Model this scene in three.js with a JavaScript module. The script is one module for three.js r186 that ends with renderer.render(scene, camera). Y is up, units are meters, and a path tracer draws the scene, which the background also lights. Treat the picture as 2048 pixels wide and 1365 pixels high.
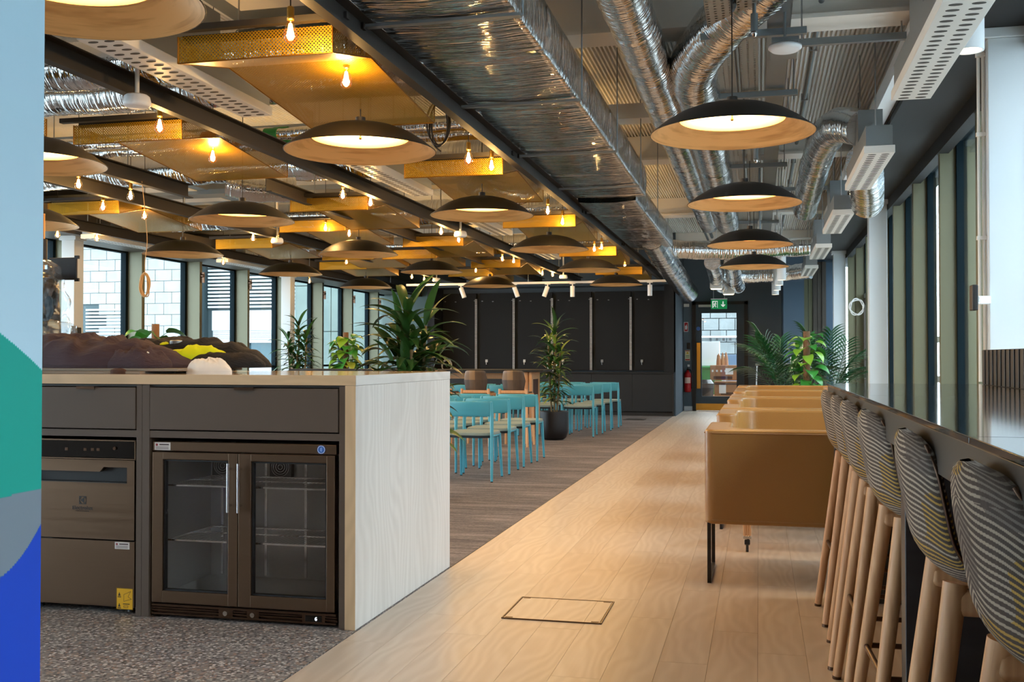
import * as THREE from 'three';
import { RoundedBoxGeometry } from 'three/addons/geometries/RoundedBoxGeometry.js';
import { mergeGeometries } from 'three/addons/utils/BufferGeometryUtils.js';
import { FontLoader } from 'three/addons/loaders/FontLoader.js';
import { TextGeometry } from 'three/addons/geometries/TextGeometry.js';

// ---------- camera, sky, exposure ----------
const scene = new THREE.Scene();
const camera = new THREE.PerspectiveCamera(2 * Math.atan(682.5 / 2080) * 180 / Math.PI, 2048 / 1365, 0.05, 200);
camera.position.set(0, 1.2, 0);
camera.rotation.order = 'YXZ';
camera.rotation.set(Math.atan(33.5 / 2080), Math.atan(494 / 2080), 0);
scene.add(camera);
const SKY = 10;                       // overcast sky seen and lighting through the windows
scene.background = new THREE.Color(0.74, 0.92, 1.03).multiplyScalar(SKY);
const renderer = new THREE.WebGLRenderer();
renderer.toneMapping = THREE.LinearToneMapping;
renderer.toneMappingExposure = 1.03;
renderer.shadowMap.enabled = true;
const BULB = 1.5, DOME = 1.5, SPOT = 9, WARM = new THREE.Color(1.0, 0.76, 0.45), WARM2 = new THREE.Color(1.0, 0.80, 0.52);

// ---------- helpers ----------
let seed = 12345;
const rnd = () => { seed = (seed * 1664525 + 1013904223) >>> 0; return seed / 4294967296; };
const rr = (a, b) => a + (b - a) * rnd();
const PI = Math.PI, sin = Math.sin, cos = Math.cos;
const used = {};
const nm = (n) => { const k = used[n] || 0; used[n] = k + 1; return k ? n + '_' + String(k).padStart(3, '0') : n; };
const mg = (list) => {
  const a = (Array.isArray(list) ? list.flat(4) : [list]).map((g) => { const h = g.index ? g.toNonIndexed() : g; for (const k of Object.keys(h.attributes)) if (!['position', 'normal', 'uv'].includes(k)) h.deleteAttribute(k); return h; });
  return a.length === 1 ? a[0] : mergeGeometries(a);
};
// uv in metres by the dominant direction of each triangle; s swaps u and v, k scales
const wuv = (g, k = 1, s = 0, du = 0, dv = 0) => {
  const h = g.index ? g.toNonIndexed() : g, p = h.attributes.position, uv = new Float32Array(p.count * 2);
  const A = new THREE.Vector3(), B = new THREE.Vector3(), C = new THREE.Vector3();
  for (let i = 0; i < p.count; i += 3) {
    A.fromBufferAttribute(p, i); B.fromBufferAttribute(p, i + 1); C.fromBufferAttribute(p, i + 2);
    const n = B.clone().sub(A).cross(C.clone().sub(A)), x = Math.abs(n.x), y = Math.abs(n.y), z = Math.abs(n.z);
    [A, B, C].forEach((v, j) => {
      let u = x >= y && x >= z ? v.z : v.x, w = y > x && y > z ? v.z : v.y;
      if (s) [u, w] = [w, u];
      uv[(i + j) * 2] = u * k + du; uv[(i + j) * 2 + 1] = w * k + dv;
    });
  }
  h.setAttribute('uv', new THREE.BufferAttribute(uv, 2));
  return h;
};
const add = (name, geo, mat, parent) => {
  const m = new THREE.Mesh(mg(geo), mat); m.name = parent ? name : nm(name); m.castShadow = m.receiveShadow = true;
  (parent || scene).add(m); return m;
};
const tag = (o, label, category, group) => { o.userData.label = label; if (category) o.userData.category = category; if (group) o.userData.group = group; return o; };
const thing = (name, label, category, pos = [0, 0, 0], ry = 0, group) => {
  const o = new THREE.Group(); o.name = nm(name); o.position.set(...pos); o.rotation.y = ry; scene.add(o); return tag(o, label, category, group);
};
const struct = (name, geo, mat, parent) => { const m = add(name, geo, mat, parent); if (!parent) m.userData.kind = 'structure'; return m; };
const sgroup = (name) => { const o = new THREE.Group(); o.name = name; o.userData.kind = 'structure'; scene.add(o); return o; };
const copy = (o, pos, ry, label, group) => {
  const c = o.clone(); c.name = nm(o.name.replace(/_\d+$/, '')); scene.add(c); c.position.set(...pos); if (ry !== undefined) c.rotation.set(0, ry, 0);
  c.userData = { ...o.userData }; if (label) c.userData.label = label; if (group) c.userData.group = group; return c;
};
const bx = (w, h, d, x = 0, y = 0, z = 0, r = 0) => (r ? new RoundedBoxGeometry(w, h, d, 2, Math.min(r, w / 2.01, h / 2.01, d / 2.01)) : new THREE.BoxGeometry(w, h, d)).translate(x, y, z);
// box between two corners
const bb = (x0, x1, y0, y1, z0, z1, r = 0) => bx(Math.abs(x1 - x0), Math.abs(y1 - y0), Math.abs(z1 - z0), (x0 + x1) / 2, (y0 + y1) / 2, (z0 + z1) / 2, r);
const cy = (r0, r1, h, x = 0, y = 0, z = 0, n = 20) => new THREE.CylinderGeometry(r0, r1, h, n).translate(x, y, z);
const V = (x, y, z) => new THREE.Vector3(x, y, z);
const rod = (a, b, r0, r1 = r0, n = 10) => {
  const A = V(...a), B = V(...b), d = B.clone().sub(A), g = new THREE.CylinderGeometry(r1, r0, d.length(), n);
  g.applyQuaternion(new THREE.Quaternion().setFromUnitVectors(V(0, 1, 0), d.normalize())); const c = A.add(B).multiplyScalar(0.5); return g.translate(c.x, c.y, c.z);
};
const tube = (pts, r, seg = 40, n = 8, closed = false) => new THREE.TubeGeometry(new THREE.CatmullRomCurve3(pts.map((p) => V(...p)), closed, 'centripetal'), seg, r, n, closed);
const lathe = (pts, n = 32) => new THREE.LatheGeometry(pts.map((p) => new THREE.Vector2(...p)), n);
const sph = (r, x = 0, y = 0, z = 0, n = 14) => new THREE.SphereGeometry(r, n, Math.max(8, n * 0.6 | 0)).translate(x, y, z);
// grid surface from f(u,v) -> [x,y,z]
const grid = (nu, nv, f, uvs = [1, 1]) => {
  const pos = [], uv = [], idx = [];
  for (let j = 0; j <= nv; j++) for (let i = 0; i <= nu; i++) { const p = f(i / nu, j / nv); pos.push(...p); uv.push(i / nu * uvs[0], j / nv * uvs[1]); }
  for (let j = 0; j < nv; j++) for (let i = 0; i < nu; i++) { const a = j * (nu + 1) + i, b = a + 1, c = a + nu + 1, d = c + 1; idx.push(a, b, d, a, d, c); }
  const g = new THREE.BufferGeometry(); g.setAttribute('position', new THREE.Float32BufferAttribute(pos, 3)); g.setAttribute('uv', new THREE.Float32BufferAttribute(uv, 2)); g.setIndex(idx); g.computeVertexNormals(); return g;
};
const ext = (pts, depth, bevel = 0, holes = []) => {
  const s = new THREE.Shape(pts.map((p) => new THREE.Vector2(...p))); holes.forEach((h) => s.holes.push(new THREE.Path(h.map((p) => new THREE.Vector2(...p)))));
  return new THREE.ExtrudeGeometry(s, { depth, bevelEnabled: bevel > 0, bevelSize: bevel, bevelThickness: bevel, bevelSegments: 2, curveSegments: 8 });
};
// rounded rectangle outline
const rrect = (x0, x1, y0, y1, r, n = 5) => {
  const o = []; for (const [cx, cyy, a] of [[x1 - r, y1 - r, 0], [x0 + r, y1 - r, 1], [x0 + r, y0 + r, 2], [x1 - r, y0 + r, 3]]) for (let i = 0; i <= n; i++) { const t = (a + i / n) * PI / 2; o.push([cx + r * cos(t), cyy + r * sin(t)]); }
  return o;
};

// ---------- textures ----------
const hash = (x, y, s) => { let h = (x * 374761393 + y * 668265263 + s * 974711) | 0; h = Math.imul(h ^ (h >>> 13), 1274126177); return ((h ^ (h >>> 16)) >>> 0) / 4294967296; };
const vn = (x, y, px, py, s) => {   // periodic value noise
  const xi = Math.floor(x), yi = Math.floor(y), fx = x - xi, fy = y - yi, m = (a, b) => ((a % b) + b) % b, u = fx * fx * (3 - 2 * fx), v = fy * fy * (3 - 2 * fy);
  const a = hash(m(xi, px), m(yi, py), s), b = hash(m(xi + 1, px), m(yi, py), s), c = hash(m(xi, px), m(yi + 1, py), s), d = hash(m(xi + 1, px), m(yi + 1, py), s);
  return a + (b - a) * u + (c - a) * v + (a - b - c + d) * u * v;
};
const fbm = (u, v, px, py, s, o = 4) => { let t = 0, a = 0.5, n = 0; for (let i = 0; i < o; i++) { t += a * vn(u * px, v * py, px, py, s + i); n += a; a *= 0.5; px *= 2; py *= 2; } return t / n; };
const tex = (w, h, f, srgb = true, rep = [1, 1]) => {
  const d = new Uint8Array(w * h * 4);
  for (let y = 0; y < h; y++) for (let x = 0; x < w; x++) { const c = f(x / w, y / h), i = (y * w + x) * 4; if (typeof c === 'number') d[i] = d[i + 1] = d[i + 2] = Math.max(0, Math.min(255, c * 255)); else { d[i] = Math.max(0, Math.min(255, c[0])); d[i + 1] = Math.max(0, Math.min(255, c[1])); d[i + 2] = Math.max(0, Math.min(255, c[2])); } d[i + 3] = 255; }
  const t = new THREE.DataTexture(d, w, h); t.wrapS = t.wrapT = THREE.RepeatWrapping; t.magFilter = THREE.LinearFilter; t.minFilter = THREE.LinearMipmapLinearFilter; t.generateMipmaps = true; if (srgb) t.colorSpace = THREE.SRGBColorSpace; t.repeat.set(...rep); t.needsUpdate = true; return t;
};
const mix = (a, b, t) => [a[0] + (b[0] - a[0]) * t, a[1] + (b[1] - a[1]) * t, a[2] + (b[2] - a[2]) * t];
// timber with grain along v (texture covers 1 m x 2 m)
const wood = (a, b, c, s, fine = 60) => (u, v) => {
  const w = fbm(u, v, 4, 3, s, 3), g = sin((u * 9 + w * 2.6 + 0.4 * fbm(u, v, 8, 2, s + 9, 2)) * PI * 4) * 0.5 + 0.5, f = fbm(u, v, fine, 4, s + 3, 3);
  const m = mix(mix(a, b, g * 0.55 + (f - 0.5) * 0.5 + 0.2), c, Math.max(0, fbm(u, v, 3, 2, s + 5, 3) - 0.5) * 1.2); return m;
};
const tOak = tex(512, 512, wood([214, 204, 193], [197, 183, 168], [184, 166, 147], 11), true, [1, 0.5]);
const tAsh = tex(512, 512, wood([232, 228, 222], [216, 211, 204], [204, 198, 190], 31, 90), true, [1, 0.5]);
const tStool = tex(256, 512, wood([222, 190, 156], [200, 164, 128], [190, 152, 116], 51, 80), true, [3, 0.5]);
const tCarpet = tex(512, 512, (u, v) => { const f = fbm(u, v, 6, 90, 3, 3), g = fbm(u, v, 128, 256, 8, 2), k = fbm(u, v, 3, 12, 21, 3); return mix([78, 69, 64], [138, 126, 119], Math.max(0, Math.min(1, (f - 0.5) * 1.5 + (g - 0.5) * 0.9 + (k - 0.5) * 0.7 + 0.45))); }, true, [0.7, 0.7]);
const tTerr = tex(512, 512, (u, v) => {
  let c = mix([112, 106, 103], [138, 130, 126], fbm(u, v, 40, 40, 5, 3));
  const G = 58, gx = Math.floor(u * G), gy = Math.floor(v * G); let best = 9, id = 0, sec = 9;
  for (let a = -1; a <= 1; a++) for (let b = -1; b <= 1; b++) { const X = (gx + a + G) % G, Y = (gy + b + G) % G, dx = gx + a + hash(X, Y, 1) - u * G, dy = gy + b + hash(X, Y, 2) - v * G, d = Math.hypot(dx, dy); if (d < best) { sec = best; best = d; id = hash(X, Y, 3); } else if (d < sec) sec = d; }
  if (id > 0.35 && sec - best > 0.16) c = mix(c, id > 0.86 ? [208, 198, 190] : id > 0.62 ? [72, 67, 67] : id > 0.5 ? [156, 124, 106] : [172, 163, 157], 0.85); return c;
}, true, [1.4, 1.4]);
const tFoil = tex(512, 512, (u, v) => { const w = fbm(u, v, 3, 56, 7, 3), k = fbm(u, v, 30, 24, 17, 3), b = fbm(u, v, 4, 4, 27, 3); return w * 0.85 + k * 0.06 + b * 0.2; }, false, [1, 1]);
const tFoilR = tex(256, 256, (u, v) => 0.2 + 0.26 * fbm(u, v, 5, 24, 77, 4), false, [1, 1]);
const meshTex = (h) => tex(64, 64, (u, v) => { const d = (x, y) => Math.hypot((((u - x + 1.5) % 1) - 0.5), (((v - y + 1.5) % 1) - 0.5)); return Math.min(d(0.25, 0.25), d(0.75, 0.75)) < h ? 0 : 1; }, false, [56, 56]), tMesh = meshTex(0.215), tMeshFine = meshTex(0.12);
const tLeaf = tex(512, 512, (u, v) => { const f = fbm(u, v, 10, 10, 41, 4), g = fbm(u, v, 40, 40, 45, 2); return mix([222, 180, 122], [188, 144, 90], Math.max(0, Math.min(1, (f - 0.42) * 2.4 + (g - 0.5) * 0.5))); }, true, [1, 1]);
const tBrush = tex(256, 256, (u, v) => 0.30 + 0.16 * fbm(u, v, 2, 120, 61, 2), false, [1, 1]);
const tChev = tex(512, 512, (u, v) => {
  const a = Math.abs(u - 0.5) * 2, wob = 0.012 * sin(v * 9 + u * 5), t = (v + a * 0.1 + wob * 0.6 + 0.012 * sin(a * 6)) * 50, f = t - Math.floor(t), row = Math.floor(t);
  const y = hash(row, Math.floor(u * 2), 4), patch = fbm(u, v, 2, 5, 90, 2), st = f < 0.42 ? 1 : 0;
  return st ? (patch > 0.60 && y > 0.25 ? [176, 140, 66] : patch < 0.40 ? [118, 108, 98] : [164, 150, 132]) : mix([62, 52, 47], [80, 68, 60], fbm(u, v, 60, 60, 4, 2));
});
const tLeather = tex(256, 256, (u, v) => fbm(u, v, 48, 48, 71, 3), false, [4, 4]);
const tStone = tex(256, 256, (u, v) => mix([196, 196, 190], [226, 226, 222], fbm(u, v, 6, 6, 19, 5)), true, [0.6, 0.6]);
const tConc = tex(256, 256, (u, v) => mix([132, 146, 142], [160, 172, 168], fbm(u, v, 5, 5, 29, 5)), true, [0.4, 0.4]);
const tDark = tex(256, 256, (u, v) => mix([34, 34, 36], [52, 50, 52], fbm(u, v, 8, 40, 33, 4)), true, [1, 1]);
const tPly = tex(256, 256, (u, v) => { const k = Math.floor(u * 4), h = hash(k + (v > 0.55 ? 9 : 0), v > 0.55 ? 2 : 1, 6); return mix(mix([64, 52, 44], [150, 116, 76], h * h), [110, 96, 84], fbm(u, v, 50, 6, 9, 2) * 0.3); });
const tCloth = tex(256, 256, (u, v) => fbm(u, v, 20, 20, 39, 4), false, [3, 3]);

// ---------- materials ----------
const tGlow = tex(4, 128, (u, v) => { const k = Math.pow(v, 0.8); return mix([236, 150, 52], [255, 236, 190], Math.min(1, k * 1.15)); });   // lamp output: hottest at the centre of the diffuser
const mat = (color, rough = 0.6, metal = 0, o = {}) => new THREE.MeshStandardMaterial({ color, roughness: rough, metalness: metal, ...o });
const phys = (color, rough, metal, o) => new THREE.MeshPhysicalMaterial({ color, roughness: rough, metalness: metal, ...o });
const M = {
  planks: ['#f0e4d8', '#e2d2c2', '#f8eee2', '#d8c4b0'].map((c) => mat(c, 0.36, 0, { map: tOak })),
  ash: mat('#ffffff', 0.45, 0, { map: tAsh }), ashEdge: mat('#f0cfa8', 0.45, 0, { map: tAsh }), oak: mat('#f2dac0', 0.5, 0, { map: tStool }),
  worktop: mat('#f6ddc0', 0.09, 0, { map: tAsh }),
  carpet: mat('#ffffff', 0.95, 0, { map: tCarpet }), terrazzo: mat('#ffffff', 0.4, 0, { map: tTerr }),
  foil: mat('#d4d6d8', 0.3, 1, { bumpMap: tFoil, bumpScale: 0.011, roughnessMap: tFoilR }),
  steel: mat('#a8aaac', 0.4, 1), galv: mat('#8b9296', 0.45, 0.85), chrome: mat('#d8d8d8', 0.15, 1),
  brushed: mat('#75604f', 1, 1, { roughnessMap: tBrush }), brushedIn: mat('#a5a3a0', 0.3, 1),
  gold: phys('#c9991c', 0.34, 0.65, { alphaMap: tMeshFine, transparent: true, side: THREE.DoubleSide, transmission: 0.4, thickness: 0 }), goldSide: phys('#b48c22', 0.34, 0.75, { alphaMap: tMesh, transparent: true, side: THREE.DoubleSide, transmission: 0.3, thickness: 0 }), goldEdge: mat('#8a5f1e', 0.4, 0.9),
  goldLeaf: mat('#ffffff', 0.42, 0.35, { map: tLeaf }), brass: mat('#c79a4a', 0.3, 1), bronze: mat('#5a4436', 0.35, 0.9),
  black: mat('#17171a', 0.5), shade: mat('#0a0a0b', 0.6), blackGloss: mat('#0c0c0e', 0.12), rail: mat('#1a1613', 0.6), railDark: mat('#120f0e', 0.6),
  darkWall: mat('#414d57', 0.7), slateWall: mat('#596772', 0.75), darkWall2: mat('#3c5266', 0.65), screen: mat('#060608', 0.75), cabinet: mat('#0f1114', 0.65),
  white: mat('#e8ebee', 0.45), columnWhite: mat('#c2cacf', 0.5), whiteWall: mat('#e6e9ec', 0.7), offwhite: mat('#dedcd6', 0.55), diffuser: mat('#dcdcd8', 0.4), deck: mat('#ecece8', 0.6, 0.15, { side: THREE.DoubleSide }),
  soffit: mat('#151a1e', 0.7), olive: mat('#5d5c45', 0.45, 0.2), oliveDark: mat('#3b352d', 0.5), frame: phys('#06161c', 0.8, 0, { specularIntensity: 0.25 }),
  glass: phys('#ffffff', 0, 0, { transmission: 1, thickness: 0, ior: 1.5 }), glassTint: phys('#dff0ee', 0, 0, { transmission: 1, thickness: 0, ior: 1.5 }),
  taupe: mat('#57473b', 0.6), taupeDark: mat('#3c3733', 0.55), barTop: mat('#141618', 0.08), barSide: mat('#3a3734', 0.35, 0, { map: null }), barDark: mat('#ffffff', 0.4, 0, { map: tDark }),
  leather: phys('#a4773f', 0.28, 0, { bumpMap: tLeather, bumpScale: 0.0006, clearcoat: 0.15, clearcoatRoughness: 0.35 }), leatherIn: phys('#c79a62', 0.36, 0, { bumpMap: tLeather, bumpScale: 0.0006, clearcoat: 0.2, clearcoatRoughness: 0.3 }),
  chev: mat('#ffffff', 0.85, 0, { map: tChev }), teal: mat('#479db2', 0.4), tealSeat: mat('#85938c', 0.85), tealUnder: mat('#12222a', 0.7),
  ply: mat('#ffffff', 0.35, 0, { map: tPly }), potBlack: mat('#15161b', 0.45), soil: mat('#2b1f16', 0.95),
  stone: mat('#979da0', 0.75, 0, { map: tStone }), concrete: mat('#9aa3a2', 0.7, 0, { map: tConc }), panelWhite: mat('#a8afb3', 0.55), louvre: mat('#a8aeb1', 0.5), louvreGap: mat('#2c3c40', 0.7),
  winTeal: mat('#203f48', 0.15, 0.2), ground: mat('#a9aaa6', 0.9),
  red: mat('#b5171c', 0.35), green: mat('#1c7a3c', 0.5), greenSign: mat('#0d8a4c', 0.5, 0, { emissive: '#0d8a4c', emissiveIntensity: 0.5 }), signWhite: mat('#ffffff', 0.5, 0, { emissive: '#ffffff', emissiveIntensity: 0.5 }),
  yellow: mat('#e0b400', 0.6), hivis: mat('#d8e000', 0.8), blue: mat('#2b6fc4', 0.4), paper: mat('#e9e6e0', 0.8), card: mat('#a5744e', 0.85), cardGrey: mat('#8d8378', 0.85), cardDark: mat('#4a2f22', 0.8),
  plum: mat('#43333a', 0.9, 0, { bumpMap: tCloth, bumpScale: 0.004 }), navy: mat('#15161c', 0.85, 0, { bumpMap: tCloth, bumpScale: 0.004 }),
  bulbGlow: mat('#ffb457', 0.4, 0, { emissive: new THREE.Color(1, 0.72, 0.34), emissiveIntensity: 22 }), bulbGlass: phys('#ffe0ac', 0.02, 0, { transmission: 1, thickness: 0, ior: 1.3 }), diffGlow: mat('#fff2d8', 0.5, 0, { emissive: new THREE.Color(1, 0.80, 0.5), emissiveIntensity: 4 }), domeGlow: mat('#ffe8c0', 0.5, 0, { emissive: '#ffffff', emissiveMap: tGlow, emissiveIntensity: 7 }),
  cord: mat('#1a1412', 0.6), rope: mat('#c19a66', 0.7), pipeRed: mat('#a32019', 0.5), copper: mat('#b07a48', 0.3, 1), plastic: phys('#f4f8fa', 0.06, 0, { transmission: 0.96, thickness: 0, ior: 1.4 }),
};
const leafMat = (c, r = 0.4) => phys(c, r, 0, { transmission: 0.12, thickness: 0, side: THREE.DoubleSide });
const font = await new FontLoader().loadAsync('fonts/droid/droid_sans_bold.typeface.json');
const text = (s, size, depth = 0.0008) => { const g = new TextGeometry(s, { font, size, depth, curveSegments: 3 }); g.computeBoundingBox(); const b = g.boundingBox; return g.translate(-(b.min.x + b.max.x) / 2, -(b.min.y + b.max.y) / 2, 0); };
// ---------- floor ----------
const WX = -1.72, floor = sgroup('floor');
{
  add('floor_slab', bb(-10.6, 2.6, -0.3, -0.012, -29.5, 2.7), mat('#4a3a2c', 0.9), floor);
  add('carpet', wuv(bb(-9.8, WX - 0.006, -0.012, 0, -26, -5.76)), M.carpet, floor);
  add('terrazzo', wuv(bb(-9.8, WX - 0.006, -0.012, 0, -5.754, 2.5)), M.terrazzo, floor);
  add('edge_strip', bb(WX - 0.006, WX, -0.012, 0.0012, -24, -5.74), M.black, floor);
  // oak planks, each its own mesh; the rows run along the room
  const PW = 0.19, PL = 1.3, geos = [];
  for (let k = 0; k < 6; k++) geos.push(wuv(bx(PL - 0.0015, 0.012, PW - 0.0012, 0, -0.006, 0).rotateY(PI / 2), 1, 0, k * 0.37, k * 0.61));
  const list = [];
  for (let r = 0; r < 19; r++) { const x = WX + PW * (r + 0.5), off = [0, 0.52, 0.21, 0.87, 0.4, 1.02, 0.68][r % 7]; for (let k = 0; k < 18; k++) { const z = -2.2 - off * 1 - PL * k; list.push([x, z, (r * 7 + k * 5 + ((r * k) % 3)) % 6, (r * 5 + k * 3 + (r * r + k) % 4) % 4]); } }
  list.sort((a, b) => (b[1] - Math.max(0, b[0] - 0.4) * 30) - (a[1] - Math.max(0, a[0] - 0.4) * 30));
  const rest = [[], [], [], []];
  list.forEach(([x, z, g, m], i) => { if (i < 300) { const p = new THREE.Mesh(geos[g], M.planks[m]); p.name = 'plank'; p.castShadow = p.receiveShadow = true; p.position.set(x, 0, z); floor.add(p); } else rest[m].push(geos[g].clone().translate(x, 0, z)); });
  rest.forEach((l, i) => { if (l.length) { const p = add('plank_field', l, M.planks[i], floor); p.userData.kind = 'stuff'; } });
  add('near_boards', wuv(bb(WX, 1.9, -0.012, 0, -1.52, 2.5)), M.planks[0], floor);
}
// ---------- ceiling ----------
{
  const c = sgroup('ceiling');
  add('ceiling_slab', [bb(-10.6, 2.6, 3.86, 4.1, -24.2, 2.7), bb(-10.6, -1.67, 3.86, 4.1, -26.2, -24.2)], M.deck, c);
  const N = 320, x0 = -9.7, px = 11.5 / N, pts = [];
  for (let i = 0; i < N; i++) { const x = x0 + i * px; pts.push([x, 3.78], [x + px * 0.42, 3.78], [x + px * 0.5, 3.82], [x + px * 0.92, 3.82]); }
  pts.push([x0 + 11.5, 3.78]);
  const g = grid(pts.length - 1, 1, (u, v) => { const p = pts[Math.round(u * (pts.length - 1))]; return [p[0], p[1], 2.5 - v * 26.6]; }).toNonIndexed(); g.computeVertexNormals();
  add('corrugated_deck', g, M.deck, c);
}
for (let k = 0; k < 5; k++) { const w = 7.4 + (k - 1) * 4.8; struct('trim_' + (k + 1), [bb(-9.7, 1.8, 3.52, 3.78, -w - 0.1, -w + 0.1), bb(-9.7, 1.8, 3.49, 3.52, -w - 0.16, -w + 0.16)], M.offwhite); }
// ---------- walls ----------
struct('wall_front', bb(-10.6, 2.6, 0, 3.86, 2.5, 2.7), mat('#7d6a58', 0.7));
struct('wall_left', [bb(-9.9, -9.6, 2.9, 3.86, -26.2, 2.5)], M.soffit);
struct('soffit_left', [bb(-9.6, -8.7, 2.86, 3.1, -26, 2.5), bb(-8.72, -8.6, 2.8, 3.12, -26, 2.5)], M.oliveDark);
struct('wall_right', [bb(1.75, 2.05, 3.22, 3.86, -24.2, 2.5)], M.soffit);
struct('soffit_right', [bb(1.12, 1.78, 3.24, 3.3, -24, 2.5), bb(1.62, 1.72, 3.1, 3.24, -24, 2.5)], M.soffit);
// wall behind the room: media wall block, door wall, glazed corner
struct('wall_back_left', [bb(-9.9, -6.84, 0, 3.86, -26.2, -26)], M.concrete);
struct('wall_media', [bb(-6.86, -1.67, 0, 3.78, -26, -22.25), bb(-6.86, -1.67, 2.72, 3.78, -22.25, -21.6)], M.darkWall);
struct('wall_door', [bb(-1.67, -1.47, 0, 3.78, -24.1, -23.9), bb(-1.47, -0.24, 2.47, 3.78, -24.1, -23.9), bb(-0.24, 0.6, 0, 3.78, -24.1, -23.9)], M.slateWall);
struct('wall_return', bb(-1.7, -1.668, 0, 3.78, -23.9, -21.58), M.darkWall);
struct('wall_recess', [bb(0.49, 0.9, 0, 3.78, -23.9, -22), bb(0.9, 1.75, 0, 3.78, -24.1, -22.6)], M.darkWall2);
struct('skirting_back', bb(-1.66, -1.47, 0, 0.1, -23.9, -23.885), M.white);
for (const [i, x] of [0.96, 1.05, 1.14, 1.23, 1.32].entries()) struct('panel_back_' + (i + 1), bb(x - 0.04, x + 0.04, 0.02, 3.2, -22.6, -22.52 - 0.03 * (i % 2)), i < 2 ? M.olive : M.oliveDark);
// ---------- door with a vision panel ----------
{
  const d = sgroup('door_1'), z = -23.88;
  add('door_frame', [bb(-1.47, -1.39, 0, 2.47, z - 0.2, z + 0.03), bb(-0.32, -0.24, 0, 2.47, z - 0.2, z + 0.03), bb(-1.47, -0.24, 2.4, 2.47, z - 0.2, z + 0.03)], M.black, d);
  const leaf = add('door_leaf', [bb(-1.39, -1.26, 0.01, 2.4, z - 0.05, z), bb(-0.49, -0.32, 0.01, 2.4, z - 0.05, z), bb(-1.26, -0.49, 0.01, 0.33, z - 0.05, z), bb(-1.26, -0.49, 2.21, 2.4, z - 0.05, z)], M.darkWall, d);
  add('vision_panel', bb(-1.26, -0.49, 0.33, 2.21, z - 0.03, z - 0.024), M.glass, leaf);
  add('pull_handle', bb(-1.375, -1.29, 0.5, 1.54, z + 0.002, z + 0.03, 0.006), M.brass, leaf);
  add('kick_plate', bb(-1.39, -0.33, 0.015, 0.165, z + 0.001, z + 0.006), M.brass, leaf);
  add('door_closer', bb(-1.33, -1.04, 2.345, 2.4, z + 0.002, z + 0.05, 0.005), M.offwhite, leaf);
  add('notice_disc', cy(0.045, 0.045, 0.004, 0, 0, 0, 20).rotateX(PI / 2).translate(-1.335, 1.86, z + 0.003), M.blue, leaf);
}
// landing outside the door
struct('landing_floor', bb(-3, 1.2, -0.3, -0.002, -29.5, -24.1), mat('#d8dadd', 0.6));
{
  const w = sgroup('wall_landing'); add('mortar_bed', bb(-3.2, 1.6, 0, 3.2, -29.3, -29.06), mat('#3c3e42', 0.9), w);
  const g = [0, 1, 2].map((k) => wuv(bx(0.412, 0.308, 0.05, 0, 0, 0, 0.006), 1, 0, k * 0.3, k * 0.2));
  for (let r = 0; r < 10; r++) for (let k = 0; k < 11; k++) { const m = new THREE.Mesh(g[(r + k) % 3], M.stone); m.name = 'stone_block'; m.castShadow = m.receiveShadow = true; m.position.set(-3 + k * 0.43 + (r % 2) * 0.2, 0.16 + r * 0.326, -29.04); w.add(m); }
}
// ---------- left windows ----------
const GL = -9.7, LP = 1.73, GR = 1.81, RP = 1.71;
let wn = 1;
for (let k = -9; k < 7; k++) {
  const a = 14.5 + LP * k, b = a + LP, w = sgroup('window_' + wn++);
  add('pane', bb(GL - 0.006, GL, 0.06, 2.86, -b + 0.05, -a - 0.05), M.glass, w);
  add('window_frame', [bb(GL - 0.04, GL + 0.05, 0, 2.9, -a - 0.06, -a), bb(GL - 0.04, GL + 0.05, 0, 2.9, -b, -b + 0.06), bb(GL - 0.04, GL + 0.05, 0, 0.06, -b + 0.06, -a - 0.06), bb(GL - 0.04, GL + 0.05, 2.84, 2.9, -b + 0.06, -a - 0.06), bb(GL - 0.02, GL + 0.03, 1.0, 1.045, -b + 0.06, -a - 0.06)], M.frame, w);
  add('mullion_fin', bb(GL + 0.05, GL + 0.3, 0, 2.87, -a - 0.075, -a + 0.005, 0.004), M.olive, w);
  if (k > 0) add('blind_bracket', [cy(0.03, 0.03, 0.05).rotateZ(PI / 2).translate(GL + 0.33, 2.62, -a - 0.04), bb(GL + 0.3, GL + 0.36, 2.5, 2.68, -a - 0.05, -a - 0.03)], M.bronze, w);
}
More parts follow.
